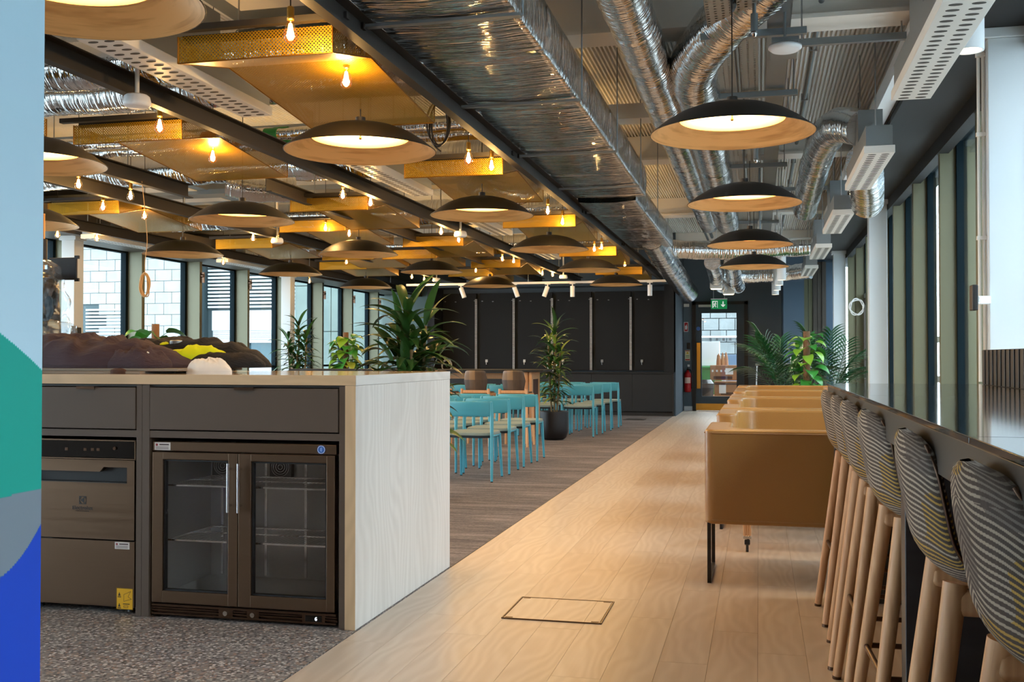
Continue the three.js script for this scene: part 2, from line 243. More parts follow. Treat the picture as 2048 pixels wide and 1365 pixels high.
// ---------- right windows ----------
for (let k = -8; k < 7; k++) {
  const a = 10.31 + RP * k, b = a + RP, w = sgroup('window_' + wn++);
  add('pane', bb(GR, GR + 0.006, 0.06, 3.22, -b + 0.05, -a - 0.05), M.glass, w);
  add('window_frame', [bb(GR - 0.006, GR + 0.06, 0, 3.26, -a - 0.055, -a), bb(GR - 0.03, GR + 0.06, 0, 3.26, -b, -b + 0.055), bb(GR - 0.03, GR + 0.06, 0, 0.06, -b + 0.055, -a - 0.055), bb(GR - 0.03, GR + 0.06, 3.2, 3.26, -b + 0.055, -a - 0.055)], M.frame, w);
  if (k !== 1) add('outer_fin', bb(GR + 0.06, GR + 0.3, -0.2, 3.5, -a - 0.075, -a + 0.005), M.olive, w);
  add('mullion_fin', bb(GR - 0.17, GR - 0.008, 0, 3.21, -a - 0.075, -a + 0.005, 0.004), M.olive, w);
  add('head_channel', bb(GR - 0.14, GR - 0.05, 3.15, 3.215, -b + 0.03, -a - 0.08), M.galv, w);
  if (k === 3 || k === 4) {   // the bay with a dark opening light under a transom
    add('transom', bb(GR - 0.05, GR - 0.01, 2.22, 2.3, -b + 0.05, -a - 0.05), M.galv, w);
    add('opening_light', [bb(GR - 0.06, GR - 0.03, 0.06, 2.2, -b + 0.06, -b + 0.16), bb(GR - 0.06, GR - 0.03, 0.06, 2.2, -a - 0.18, -a - 0.08), bb(GR - 0.06, GR - 0.03, 2.1, 2.2, -b + 0.06, -a - 0.08)], M.oliveDark, w);
    add('espagnolette_bolt', [rod([GR - 0.08, 0.1, -a - 0.13], [GR - 0.08, 2.15, -a - 0.13], 0.012), sph(0.03, GR - 0.08, 1.0, -a - 0.13)], M.steel, w);
  }
}
// ---------- columns ----------
const column = (n, x0, x1, w, top) => { const c = sgroup('column_' + n); add('column_casing', bb(x0, x1, 0, top - 0.06, -w - 0.2, -w, 0.006), M.columnWhite, c); add('column_cap', bb(x0 - 0.03, x1 + 0.03, top - 0.06, top, -w - 0.22, -w + 0.02, 0.004), M.columnWhite, c); return c; };
[6.92, 14.1, 20.7].forEach((w, i) => column(i + 1, 1.385, 1.61, w, 3.24));
[5.6, 12.32, 19.0].forEach((w, i) => column(i + 4, -9.22, -9.02, w, 2.86));
// ---------- painted wall at the left, nearest the camera ----------
{
  const T = tex(512, 1024, (u, v) => {   // u along the last 0.6 m of the wall, v up 0 - 3.6 m; flat painted shapes
    const w = 1.2785 + u * 0.6, h = v * 3.6, s = (w - 1.754) / 0.123, top = 1.246 - 0.062 * s - 0.012 * s * s, mid = 0.921 + 0.006 * sin(s * 2.2), low = 0.765 + 0.03 * s + 0.058 * s * s;
    if (h > top) return mix([196, 222, 236], [168, 212, 234], Math.min(1, Math.max(0, (h - 1.25) / 1.2)) * 0.5);
    if (h > mid) return [10, 164, 146]; if (h > low) return [128, 138, 148]; return [10, 70, 196];
  });
  const w = sgroup('wall_mural');
  add('partition', bb(-1.6, -1.45, 0, 3.78, -1.2785, 2.5), M.whiteWall, w);
  const g = bb(-1.6, -1.45, 0, 3.6, -1.8785, -1.2785), p = g.attributes.position, uv = g.attributes.uv;
  for (let i = 0; i < p.count; i++) uv.setXY(i, (-p.getZ(i) - 1.2785) / 0.6, p.getY(i) / 3.6);
  add('painted_end', g, mat('#ffffff', 0.6, 0, { map: T }), w);
  add('partition_head', bb(-1.6, -1.45, 3.6, 3.78, -1.8785, -1.2785), M.whiteWall, w);
}
// ---------- outside: pale stone building beyond the left windows ----------
struct('ground', bb(-60, 40, -4.4, -4, -60, 30), M.ground);
struct('trim_6', bb(-1.9, -0.95, 3.42, 3.56, -9.85, -9.6), M.offwhite);
struct('trim_7', bb(0.98, 1.1, 3.3, 3.44, -24, 2.5), M.white);
{
  const z = -30, t = thing('stone_building', 'pale stone block building with white louvres seen through the left windows', 'building', [0, 0, 0]);
  add('wall_core', [bb(-30, -17.42, -4, 5.6, z - 2, z - 0.03), bb(-17.42, -13.95, -4, 5.6, z - 2.6, z - 0.6)], M.louvreGap, t);
  const g = [0, 1, 2, 3].map((k) => wuv(bx(0.58, 0.35, 0.06, 0, 0, 0, 0.008), 1, 0, k * 0.31, k * 0.17));
  for (let r = 0; r < 13; r++) for (let k = 0; k < 11; k++) {
    const x = -17.75 - k * 0.595 + (r % 2) * 0.28 - 0.0, y = 0.6 + r * 0.362; if (x - 0.29 < -21.3 + 0 && y < 2.86 && x > -23) { if (x + 0.29 < -19.95) continue; }
    if (x + 0.29 > -17.42) continue;
    const m = new THREE.Mesh(g[(r * 3 + k) % 4], M.stone); m.name = 'stone_block'; m.castShadow = m.receiveShadow = true; m.position.set(x, y, z); t.add(m);
  }
  for (let r = 0; r < 13; r++) add('stone_block', wuv(bx(0.3, 0.35, 0.06, -17.57, 0.6 + r * 0.362, z, 0.006)), M.stone, t);
  for (let r = 0; r < 19; r++) add('louvre_slat', bx(1.5, 0.055, 0.12, -20.72, 0.75 + r * 0.112, z + 0.02).rotateX(0), M.louvre, t);
  for (let r = 0; r < 16; r++) add('louvre_slat', bx(3.4, 0.06, 0.12, -15.66, 2.84 + r * 0.118, z - 0.52), M.louvre, t);
  add('white_panel', [bb(-17.2, -14.86, 2.08, 2.72, z - 0.6, z - 0.45), bb(-14.82, -13.96, 2.08, 2.72, z - 0.6, z - 0.45)], M.panelWhite, t);
  for (let r = 0; r < 8; r++) add('louvre_slat', bx(2.3, 0.03, 0.08, -16.02, 1.76 + r * 0.042, z - 0.5), M.louvre, t);
  add('white_panel', [bb(-17.2, -13.96, 1.68, 1.74, z - 0.6, z - 0.43), bb(-17.2, -13.96, 0.2, 0.98, z - 0.6, z - 0.45), bb(-14.9, -14.6, 0.98, 2.08, z - 0.6, z - 0.45)], M.panelWhite, t);
  const win = add('window', [bb(-17.2, -17.05, 0.98, 1.68, z - 0.6, z - 0.44), bb(-15.98, -15.92, 0.98, 1.68, z - 0.6, z - 0.44), bb(-14.98, -14.9, 0.98, 1.68, z - 0.6, z - 0.44)], M.panelWhite, t);
  add('window_glass', bb(-17.05, -14.95, 0.98, 1.68, z - 0.6, z - 0.55), M.winTeal, win);
  add('window_glass', bb(-14.6, -13.96, 0.98, 1.68, z - 0.6, z - 0.5), M.winTeal, win);
  add('overhang', [bb(-30, -14, 5.3, 5.7, z - 1, z + 0.6)], M.concrete, t);
}
{
  const t = thing('concrete_building', 'grey green concrete panel wall outside the far left windows', 'building', [0, 0, 0]), z = -29.6;
  add('wall_core', bb(-13.9, -10.4, -4, 5.2, z - 1.4, z - 0.1), M.louvreGap, t);
  for (const [x0, x1] of [[-13.9, -12.72], [-12.7, -11.55], [-11.53, -10.4]]) for (const [y0, y1] of [[-1.6, 0.16], [0.18, 1.99], [2.01, 3.4], [3.42, 5.2]]) add('concrete_panel', wuv(bb(x0, x1, y0, y1, z - 0.1, z, 0.006)), M.concrete, t);
}
{
  const t = thing('office_building', 'pale banded office block glimpsed through the right windows', 'building', [0, 0, 0]);
  add('wall_core', bb(15, 19, -4, 9, -60, 6), M.panelWhite, t);
  for (let r = 0; r < 4; r++) for (let k = 0; k < 16; k++) add('window', bb(14.96, 15.02, -3.2 + r * 3.2, -1.3 + r * 3.2, -58 + k * 4, -55.2 + k * 4), M.winTeal, t);
}
{
  const t = thing('balcony_rail', 'white flat balcony rails outside the right windows', 'railing', [2.6, 0, 0]);
  for (const y of [0.88, 1.47]) add('rail_bar', bb(-0.02, 0.02, y - 0.045, y + 0.045, -24, 2), M.white, t);
  for (let k = 0; k < 9; k++) add('post', bb(-0.02, 0.02, -0.3, 1.5, -24 + k * 3, -23.95 + k * 3), M.white, t);
  add('balcony_floor', bb(-0.45, 3.4, -0.35, -0.3, -24.2, 4), mat('#d9dad6', 0.8), t);
}
// ---------- foil-wrapped ducts ----------
const foilBox = (x0, x1, y0, y1, w0, w1, s, sag = 0.012) => {
  const W = x1 - x0, H = y1 - y0, P = 2 * (W + H), L = w1 - w0, nv = Math.round(L / 0.035), nu = 56;
  return grid(nu, nv, (u, v) => {
    let t = u * P, x, y, nx = 0, ny = 0, c; const w = w0 + v * L;
    if (t < W) { x = x0 + t; y = y0; ny = -1; c = t / W; } else if (t < W + H) { t -= W; x = x1; y = y0 + t; nx = 1; c = t / H; } else if (t < 2 * W + H) { t -= W + H; x = x1 - t; y = y1; ny = 1; c = t / W; } else { t -= 2 * W + H; x = x0; y = y1 - t; nx = -1; c = t / H; }
    const b = Math.sin(Math.min(1, Math.max(0, c)) * PI), seam = Math.abs(((w * 0.83 + 20) % 1) - 0.5), cinch = Math.exp(-seam * seam * 900);
    const d = b * (sag * (1.1 - cinch) + 0.012 * (fbm(u * 3, w / 12, 6, 60, s, 3) - 0.5)) + 0.006 * (fbm(u * 2, w / 12, 3, 240, s + 4, 2) - 0.5) - 0.004 * cinch;
    return [x + nx * d, y + ny * d, -w];
  }, [P, L]);
};
const foilTube = (pts, r, s, seg = 0) => {
  const curve = new THREE.CatmullRomCurve3(pts.map((p) => V(p[0], p[1], -p[2])), false, 'centripetal'), L = curve.getLength(), n = seg || Math.round(L / 0.04), R = 22;
  const g = new THREE.TubeGeometry(curve, n, r, R, false), p = g.attributes.position, uv = g.attributes.uv, nrm = g.attributes.normal;
  for (let i = 0; i < p.count; i++) {
    const j = Math.floor(i / (R + 1)) / n, a = (i % (R + 1)) / R, c = Math.abs(((j * L * 1.1) % 1) - 0.5), d = 0.022 * (fbm(a, j * L / 8, 4, 40, s, 3) - 0.5) + 0.010 * (fbm(a, j * L / 8, 2, 160, s + 7, 2) - 0.5) - 0.008 * Math.exp(-c * c * 600);
    p.setXYZ(i, p.getX(i) + nrm.getX(i) * d, p.getY(i) + nrm.getY(i) * d, p.getZ(i) + nrm.getZ(i) * d); uv.setXY(i, a * 2 * PI * r, j * L);
  }
  g.computeVertexNormals();
  const caps = [0, 1].map((e) => { const q = curve.getPoint(e), d = curve.getTangent(e).multiplyScalar(e ? 1 : -1), cg = new THREE.CircleGeometry(r * 0.985, 20); cg.applyQuaternion(new THREE.Quaternion().setFromUnitVectors(V(0, 0, 1), d)); return cg.translate(q.x, q.y, q.z); });
  return mg([g, ...caps]);
};
{
  const t = thing('rectangular_duct', 'wide silver foil wrapped rectangular air duct running down the room', 'duct');
  add('duct_section', foilBox(-1.8, -1.1, 2.82, 3.1, -2, 10.4, 5), M.foil, t);
  add('end_cap', bb(-1.78, -1.12, 2.84, 3.08, -10.41, -10.36), M.foil, t);
  add('duct_section', foilBox(-1.78, -1.2, 2.78, 3.02, 10.42, 14.9, 15), M.foil, t);
  add('end_cap', bb(-1.76, -1.22, 2.8, 3.0, -14.9, -14.86), M.foil, t);
  for (let k = 0; k < 7; k++) add('hanger_strap', [bb(-1.83, -1.07, 2.785, 2.8, -1.4 - k * 1.65, -1.36 - k * 1.65), rod([-1.06, 2.79, -1.38 - k * 1.65], [-1.06, 3.6, -1.38 - k * 1.65], 0.005, 0.005, 6)], M.galv, t);
}
const duct = (label, pts, r, s) => tag(add('foil_duct', foilTube(pts, r, s), M.foil), label, 'duct');
duct('round silver foil duct that carries on from the end of the wide rectangular duct', [[-1.46, 2.9, 14.6], [-1.42, 2.72, 16.5], [-1.4, 2.6, 19], [-1.38, 2.52, 21.3]], 0.19, 3);
duct('long straight silver foil duct, left of the two round ducts over the walkway', [[-0.76, 3.3, 0.5], [-0.76, 3.3, 6], [-0.75, 3.29, 12], [-0.74, 3.28, 16.3]], 0.15, 13);
duct('silver foil duct with an elbow, right of the two round ducts over the walkway', [[0.45, 3.52, 5.6], [0.1, 3.46, 6.3], [-0.25, 3.36, 6.9], [-0.44, 3.3, 7.5], [-0.46, 3.28, 8.4], [-0.46, 3.28, 12], [-0.46, 3.26, 16.2]], 0.175, 23);
duct('bent silver flexible duct beside the second dome pendant over the walkway', [[0.8, 3.0, 8.55], [0.66, 3.1, 8.85], [0.575, 3.14, 9.6], [0.555, 3.12, 11], [0.56, 3.05, 13.4]], 0.145, 33);
duct('short crumpled silver flexible duct beside the head of the middle white column', [[0.9, 2.92, 9.5], [0.98, 2.82, 10.2], [1.06, 2.76, 10.9]], 0.16, 43);
duct('silver foil duct crossing behind the third dome pendant over the walkway', [[-1.35, 2.92, 16.6], [-0.6, 2.9, 16.8], [0.1, 2.92, 16.9], [0.8, 2.95, 16.9]], 0.15, 53);
duct('silver foil duct crossing the ceiling behind the fourth dome pendant over the walkway', [[-0.7, 2.8, 20.4], [-0.2, 2.8, 20.6], [0.5, 2.82, 20.6], [0.95, 2.85, 20.4]], 0.16, 63);
[[-0.72, 19.0], [-0.42, 19.2]].forEach(([x, w], i) => duct(`${i ? 'right' : 'left'} one of two stubby silver ducts above the exit door`, [[x, 2.72, w - 2.2], [x, 2.68, w - 0.8], [x - 0.02, 2.62, w], [x + 0.04, 2.55, w + 1]], 0.13, 73 + i));
[[6.4, 3.25, -9, -1.9, 'first'], [7.6, 3.4, -9, -2.0, 'second'], [10.2, 3.25, -9, -1.9, 'third'], [13.6, 3.2, -9, -2, 'fourth'], [16.8, 3.1, -9, -2, 'fifth']].forEach(([w, y, a, b, n], i) => duct(`${n} silver foil duct from the camera crossing the ceiling above the gold mesh trays`, [[a, y, w], [(a * 2 + b) / 3, y + 0.02, w + 0.05], [(a + b * 2) / 3, y - 0.01, w - 0.04], [b, y, w]], 0.17, 83 + i * 7));
duct('silver duct elbow hanging behind the second dome pendant beside the wide duct', [[-3.0, 3.1, 10.6], [-2.7, 2.95, 10.4], [-2.45, 2.95, 10.6], [-2.35, 3.15, 10.9]], 0.15, 123);
duct('short silver duct end seen past the mesh tray left of the first gold dome', [[-5.2, 2.95, 9.5], [-4.95, 2.9, 9.6], [-4.6, 2.92, 9.8]], 0.13, 133);
// ---------- linear diffusers ----------
const SLOT = (() => { const g = new THREE.CylinderGeometry(1, 1, 0.004, 12).scale(0.028, 1, 0.013); return g; })();
const slotMat = mat('#4a4a48', 0.8);
const makeDiffuser = (len, label, group) => {
  const t = thing('linear_diffuser', label, 'air diffuser', [0, 0, 0]);
  add('face_panel', bb(-0.105, 0.105, 0, 0.055, -len, 0, 0.004), M.diffuser, t);
  add('casing', bb(-0.09, 0.09, 0.055, 0.2, -len + 0.01, -0.01), M.galv, t);
  add('supply_box', bb(-0.09, 0.09, 0.2, 0.45, -len * 0.62, -len * 0.36), M.galv, t);
  for (const z of [-0.25, -len + 0.25]) add('hanging_rod', rod([0, 0.2, z], [0, 1.1, z], 0.005, 0.005, 6), M.steel, t);
  const n = Math.round(len / 0.072);
  for (let k = 0; k < n; k++) for (const x of [-0.045, 0.045]) { const m = new THREE.Mesh(SLOT, slotMat); m.name = 'slot'; m.position.set(x, 0, -0.05 - k * (len - 0.1) / (n - 1)); t.add(m); }
  return t;
};
{
  const L = (i) => `${['nearest', 'second', 'third', 'fourth', 'farthest'][i]} white slotted air diffuser in the row above the right windows`;
  const d = makeDiffuser(1.68, L(0)); d.position.set(0.835, 2.65, -4.5);
  [7.74, 11.0, 14.25, 17.5].forEach((w, i) => copy(d, [0.835, 2.65, -w], 0, L(i + 1)));
  const K = (i) => `${['nearest', 'second', 'third', 'farthest'][i]} white slotted air diffuser in the row behind the trays beside the silver duct`;
  [4.42, 7.8, 11.1, 14.4].forEach((w, i) => copy(d, [-3.13, 2.75, -w], 0, K(i)));
  ['nearer', 'farther'].forEach((n, i) => copy(d, [-8.3, 2.72, -11.6 - i * 3.4], 0, n + ' of two white slotted air diffusers close to the left windows'));
}
// ---------- black ceiling rails ----------
const rail = (x, w0, w1, label, y = 2.7) => {
  const t = thing('ceiling_rail', label, 'ceiling rail', [x, y, 0]);
  add('channel', [bb(-0.03, -0.024, 0, 0.13, -w1, -w0), bb(-0.024, 0.03, 0, 0.008, -w1, -w0), bb(-0.024, 0.03, 0.122, 0.13, -w1, -w0)], M.rail, t);
  for (let w = Math.ceil(w0) + 0.6; w < w1; w += 2.1) add('hanging_rod', rod([0, 0.13, -w], [0, 1.05, -w], 0.005, 0.005, 6), M.galv, t);
  return t;
};
rail(-1.84, 0.5, 20.9, 'long black steel ceiling rail alongside the wide silver duct');
rail(-3.5, 0.5, 20.9, 'long black steel ceiling rail, second from the wide silver duct');
rail(-5.2, 2.5, 8.8, 'short black steel ceiling rail with a free end left of the black dome');
rail(-4.3, 8.6, 20.9, 'black steel ceiling rail starting behind the first large mesh tray');
rail(-5.92, 2.5, 20.9, 'black steel ceiling rail over the mesh trays nearest the left windows');
rail(-7.8, 4, 23, 'black steel ceiling rail closest to the left windows');
// ---------- gold mesh trays ----------
{
  const TL = 1.58, TW = 0.81, yf = 0, yt = 0.13, fo = 0.5, yo = 0.115, yb = 0.015;
  const quad = (a, b, c, d) => grid(1, 1, (u, v) => { const p = V(...a).lerp(V(...b), u), q = V(...d).lerp(V(...c), u); p.lerp(q, v); return [p.x, p.y, p.z]; });
  const make = (label) => {
    const t = thing('mesh_tray', label, 'ceiling tray');
    add('front_panel', wuv(quad([-TW, yf, 0], [0, yf, 0], [0, yt, 0], [-TW, yt, 0])), M.goldSide, t);
    add('base_panel', wuv(quad([-TW, yf, 0], [0, yf, 0], [0, yo, -fo], [-TW, yo, -fo])), M.gold, t);
    add('base_panel', wuv(quad([-TW, yo, -fo], [0, yo, -fo], [0, yb, -TL], [-TW, yb, -TL])), M.gold, t);
    for (const x of [-TW, 0]) add('side_panel', wuv(mg([quad([x, yf, 0], [x, yt, 0], [x, yt + 0.001, -fo], [x, yo, -fo]), quad([x, yo, -fo], [x, yt + 0.001, -fo], [x, yt, -TL], [x, yb, -TL])])), M.goldSide, t);
    const e = []; for (const x of [-TW, 0]) e.push(rod([x, yf, 0], [x, yt, 0], 0.004, 0.004, 6), rod([x, yf, 0], [x, yo, -fo], 0.004, 0.004, 6), rod([x, yo, -fo], [x, yb, -TL], 0.004, 0.004, 6), rod([x, yb, -TL], [x, yt, -TL], 0.004, 0.004, 6));
    e.push(rod([-TW, yf, 0], [0, yf, 0], 0.004, 0.004, 6), rod([-TW, yb, -TL], [0, yb, -TL], 0.004, 0.004, 6)); add('folded_edge', e, M.goldEdge, t);
    for (const [y, z] of [[0.135, 0.05], [0.15, -0.16]]) add('hanging_bar', bb(-TW - 0.06, 0.1, y, y + 0.03, z - 0.02, z + 0.02), M.rail, t);
    return t;
  };
  const ord = ['nearest', 'second', 'third', 'fourth', 'fifth'], rows = [
    [-1.95, [4.55, 7.89, 11.2, 14.55, 17.9], 'row beside the silver duct'], [-3.69, [6.13, 9.47, 12.82, 16.1], 'second row from the silver duct'],
    [-4.55, [4.34, 11.0, 14.36, 17.7], 'third row from the silver duct'], [-6.2, [9.15, 12.5, 15.85], 'row nearest the left windows'], [-5.47, [14.3], 'gap between the two leftmost rows']];
  let proto = null;
  for (const [x, ws, r] of rows) ws.forEach((w, i) => { const label = ws.length > 1 ? `gold mesh ceiling tray, ${ord[i]} from the camera, ${r}` : `gold mesh ceiling tray alone in the ${r}`; if (!proto) { proto = make(label); proto.position.set(x, 2.64, -w); } else copy(proto, [x, 2.64, -w], 0, label); });
}
// ---------- filament bulbs ----------
{
  const make = (label) => {
    const t = thing('filament_bulb', label, 'light bulb');
    add('glass_bulb', lathe([[0.0001, -0.055], [0.014, -0.052], [0.026, -0.042], [0.032, -0.026], [0.033, -0.012], [0.028, 0.006], [0.02, 0.026], [0.0145, 0.044], [0.0145, 0.05], [0.0001, 0.05]], 18), M.bulbGlass, t);
    add('filament', lathe([[0.0001, -0.04], [0.011, -0.034], [0.0145, -0.012], [0.012, 0.012], [0.008, 0.034], [0.0001, 0.04]], 12), M.bulbGlow, t);
    add('lamp_holder', lathe([[0.0001, 0.05], [0.016, 0.05], [0.017, 0.06], [0.017, 0.105], [0.012, 0.112], [0.0001, 0.112]], 14), M.brass, t);
    add('cord', rod([0, 0.11, 0], [0, 1.1, 0], 0.003, 0.003, 6), M.cord, t);
    return t;
  };
  const B = [[-2.06, 4.33], [-2.12, 5.13], [-3.7, 5.89], [-3.88, 6.87], [-5.61, 7.71], [-5.55, 8.37], [-6.21, 8.91], [-6.18, 9.57], [-3.65, 8.76], [-3.57, 9.24], [-4.78, 10.97], [-2.08, 7.37], [-1.99, 7.7], [-2.05, 10.18], [-2.06, 11.04], [-8.14, 10.8], [-7.91, 11.23], [-6.04, 11.67], [-5.87, 12.0], [-4.71, 11.5], [-8.03, 14.55], [-8.4, 18.53], [-6.15, 14.91], [-6.13, 17.94], [-6.1, 18.56], [-3.6, 11.58], [-3.63, 12.41], [-4.63, 16.86], [-3.71, 15.0], [-3.62, 15.35], [-3.67, 17.75], [-3.54, 18.0], [-2.16, 13.91], [-2.03, 13.7], [-2.05, 16.32]];
  const col = (x) => x > -2.3 ? 'in the tray row beside the duct' : x > -4 ? 'in the second tray row from the duct' : x > -5.3 ? 'in the third tray row from the duct' : x > -7 ? 'in the tray row nearest the left windows' : 'just inside the left windows';
  const cnt = {}, tot = {}, num = ['nearest', 'second', 'third', 'fourth', 'fifth', 'sixth', 'seventh', 'eighth', 'ninth', 'tenth', 'eleventh', 'twelfth'];
  B.sort((a, b) => a[1] - b[1]);
  let proto = null;
  for (const [x, w] of B) {
    const c = col(x), k = cnt[c] || 0; cnt[c] = k + 1; const label = `glowing filament bulb, ${num[k]} from the camera ${c}`;
    let o; if (!proto) { o = proto = make(label); o.position.set(x, 2.68, -w); } else o = copy(proto, [x, 2.68, -w], 0, label);
    const l = new THREE.PointLight(WARM, BULB, 0, 2); l.position.set(x, 2.665, -w); l.castShadow = true; l.shadow.radius = 1.2; scene.add(l);
  }
}
// ---------- dome pendants ----------
{
  const make = (label) => {
    const t = thing('dome_pendant', label, 'pendant lamp');
    add('shade', lathe([[0.0001, 0.162], [0.06, 0.161], [0.14, 0.153], [0.22, 0.134], [0.30, 0.103], [0.38, 0.054], [0.43, 0.014], [0.452, -0.002], [0.452, -0.005], [0.448, -0.005]], 48), M.shade, t);
    add('shade_lining', lathe([[0.448, -0.005], [0.426, 0.006], [0.376, 0.036], [0.30, 0.07], [0.288, 0.072], [0.286, 0.076]], 48), M.goldLeaf, t);
    add('diffuser', lathe([[0.287, 0.074], [0.2, 0.09], [0.1, 0.098], [0.0001, 0.1]], 40), M.domeGlow, t);
    add('finial', lathe([[0.0001, 0.066], [0.008, 0.07], [0.01, 0.078], [0.005, 0.088], [0.005, 0.102]], 12), M.brass, t);
    add('suspension_cable', [rod([0, 0.155, 0], [0, 1.4, 0], 0.004, 0.004, 6), cy(0.03, 0.03, 0.04, 0, 0.18, 0, 14)], M.cord, t);
    return t;
  };
  const D = [[-0.14, 2.47, 5.87, 'nearest black dome pendant with gold lining over the walkway'], [-0.11, 2.46, 8.51, 'second black dome pendant from the camera over the walkway'], [-0.09, 2.43, 11.35, 'third black dome pendant from the camera over the walkway'], [-0.06, 2.43, 14.11, 'farthest black dome pendant over the walkway, before the exit door'],
    [-2.32, 2.47, 3.14, 'huge gold dome pendant cut by the top left of the photo'], [-2.31, 2.46, 5.81, 'large gold lined dome pendant below the nearest mesh tray'], [-2.35, 2.47, 8.76, 'third gold lined dome pendant in the row nearest the silver duct'], [-2.34, 2.47, 11.7, 'fourth gold lined dome pendant in the row nearest the silver duct'], [-2.35, 2.47, 14.6, 'fifth gold lined dome pendant in the row nearest the silver duct'], [-2.36, 2.47, 17.6, 'last gold lined dome pendant in the row nearest the silver duct'],
    [-4.45, 2.45, 5.65, 'gold lined dome pendant half hidden by the painted wall at left'], [-4.41, 2.43, 8.32, 'black dome pendant in the middle row, seen below a free rail end'], [-4.49, 2.42, 11.25, 'third dome pendant from the camera in the middle row over the trays'], [-4.62, 2.47, 14.4, 'fourth dome pendant from the camera in the middle row over the trays'], [-4.4, 2.43, 16.9, 'last dome pendant in the middle row before the black media wall'],
    [-6.4, 2.42, 8.05, 'dome pendant by the painted wall in the row nearest the left windows'], [-6.42, 2.41, 10.71, 'black dome pendant with the cord coil hanging at its left rim'], [-6.55, 2.43, 13.8, 'third dome pendant in the row nearest the left windows'], [-6.65, 2.45, 17.0, 'last dome pendant in the row nearest the left windows']];
  let proto = null;
  for (const [x, y, w, label] of D) {
    const o = proto ? copy(proto, [x, y - 0.025, -w], rr(0, 6), label) : (proto = make(label)); if (o === proto) o.position.set(x, y - 0.025, -w);
    const l = new THREE.SpotLight(WARM2, DOME, 0, 1.35, 0.6, 2); l.position.set(x, y + 0.055, -w); l.target.position.set(x, 0, -w); l.castShadow = true; l.shadow.radius = 9; scene.add(l, l.target);
  }
}
// ---------- ceiling sensors, downlights, track ----------
{
  const t = thing('ceiling_sensor', 'white puck sensor on a rod, nearest of its kind, below the black rail', 'sensor', [-3.43, 2.62, -5.23]);
  add('sensor_body', lathe([[0.0001, 0], [0.06, 0.002], [0.074, 0.012], [0.078, 0.03], [0.07, 0.062], [0.058, 0.072], [0.0001, 0.074]], 28), M.white, t); add('drop_rod', rod([0, 0.07, 0], [0, 1.1, 0], 0.013, 0.013, 10), M.offwhite, t);
  [[-5.83, 11.9, 'white puck sensor on a rod above the dracaena by the left windows'], [-3.42, 11.77, 'white puck sensor on a rod left of the third gold dome by the duct'], [-5.87, 18.6, 'far white puck sensor on a rod over the left end of the media wall'], [-3.42, 18.4, 'far white puck sensor on a rod over the middle of the media wall']].forEach(([x, w, l]) => copy(t, [x, 2.62, -w], 0, l));
}
{
  const mk = (label, x, y, w, r, len) => { const t = thing('cylinder_downlight', label, 'downlight', [x, y, -w]); add('body', lathe([[r * 0.86, 0.0], [r, 0], [r, len], [0.0001, len]], 28), M.white, t); add('lens', cy(r * 0.86, r * 0.86, 0.006, 0, 0.008, 0, 24), M.diffGlow, t); add('stem', rod([0, len, 0], [0, 3.77 - y, 0], 0.008, 0.008, 6), M.white, t);
    const l = new THREE.SpotLight(WARM2, 5, 0, 0.9, 0.7, 2); l.position.set(x, y - 0.01, -w); l.target.position.set(x, 0, -w); l.castShadow = true; l.shadow.radius = 4; scene.add(l, l.target); };
  mk('big white cylinder downlight beside the nearest white column', 1.07, 2.8, 5.8, 0.075, 0.34);
  [['nearest', 0.35, 2.43, 17], ['second', 0.34, 2.45, 18.5], ['third', 0.33, 2.46, 20], ['farthest', 0.32, 2.46, 21.4]].forEach(([n, x, y, w]) => mk(`${n} of four slim white cylinder downlights near the back right corner`, x, y, w, 0.07, 0.42));
  [[-0.75, 2.44, 19.2, 'left'], [-0.56, 2.4, 20.2, 'right']].forEach(([x, y, w, n]) => { const t = thing('box_downlight', `${n} one of two white box downlights above the exit sign`, 'downlight', [x, y, -w]); add('body', bb(-0.11, 0.11, 0.01, 0.2, -0.11, 0.11, 0.01), M.offwhite, t); add('lens', bb(-0.09, 0.09, 0.002, 0.012, -0.09, 0.09), M.diffGlow, t); add('stem', rod([0, 0.2, 0], [0, 3.77 - y, 0], 0.01, 0.01, 6), M.white, t); });
  const t = thing('light_track', 'white lighting track along the top of the black media wall', 'light track', [0, 2.58, -19]); add('track_bar', bb(-6.6, -1.52, 0, 0.04, -0.02, 0.02), M.white, t); for (const x of [-6, -4.2, -2.6, -1.6]) add('hanging_rod', rod([x, 0.04, 0], [x, 1.2, 0], 0.006, 0.006, 6), M.galv, t);
  const s = thing('track_spotlight', 'leftmost white track spotlight before the media wall, tilted right', 'spotlight', [-5.51, 2.58, -19]);
  add('stem', [rod([0, 0, 0], [0, -0.06, 0], 0.012, 0.012, 8), bb(-0.05, 0.05, -0.012, 0, -0.02, 0.02)], M.white, s); add('spot_head', [cy(0.042, 0.042, 0.2, 0, -0.1, 0, 18)], M.white, s).position.set(0, -0.05, 0);
  s.children[1].rotation.z = 0.35;
  [[-4.47, 0.35, 'second white track spotlight from the left, tilted right, before the media wall'], [-3.83, -0.35, 'white track spotlight tilted left, third from the left before the media wall'], [-3.36, 0, 'upright white track spotlight, fourth from the left before the media wall'], [-1.93, 0, 'rightmost white track spotlight, upright before the media wall']].forEach(([x, r, l]) => { const c = copy(s, [x, 2.58, -19], 0, l); c.children[1].rotation.z = r; });
}
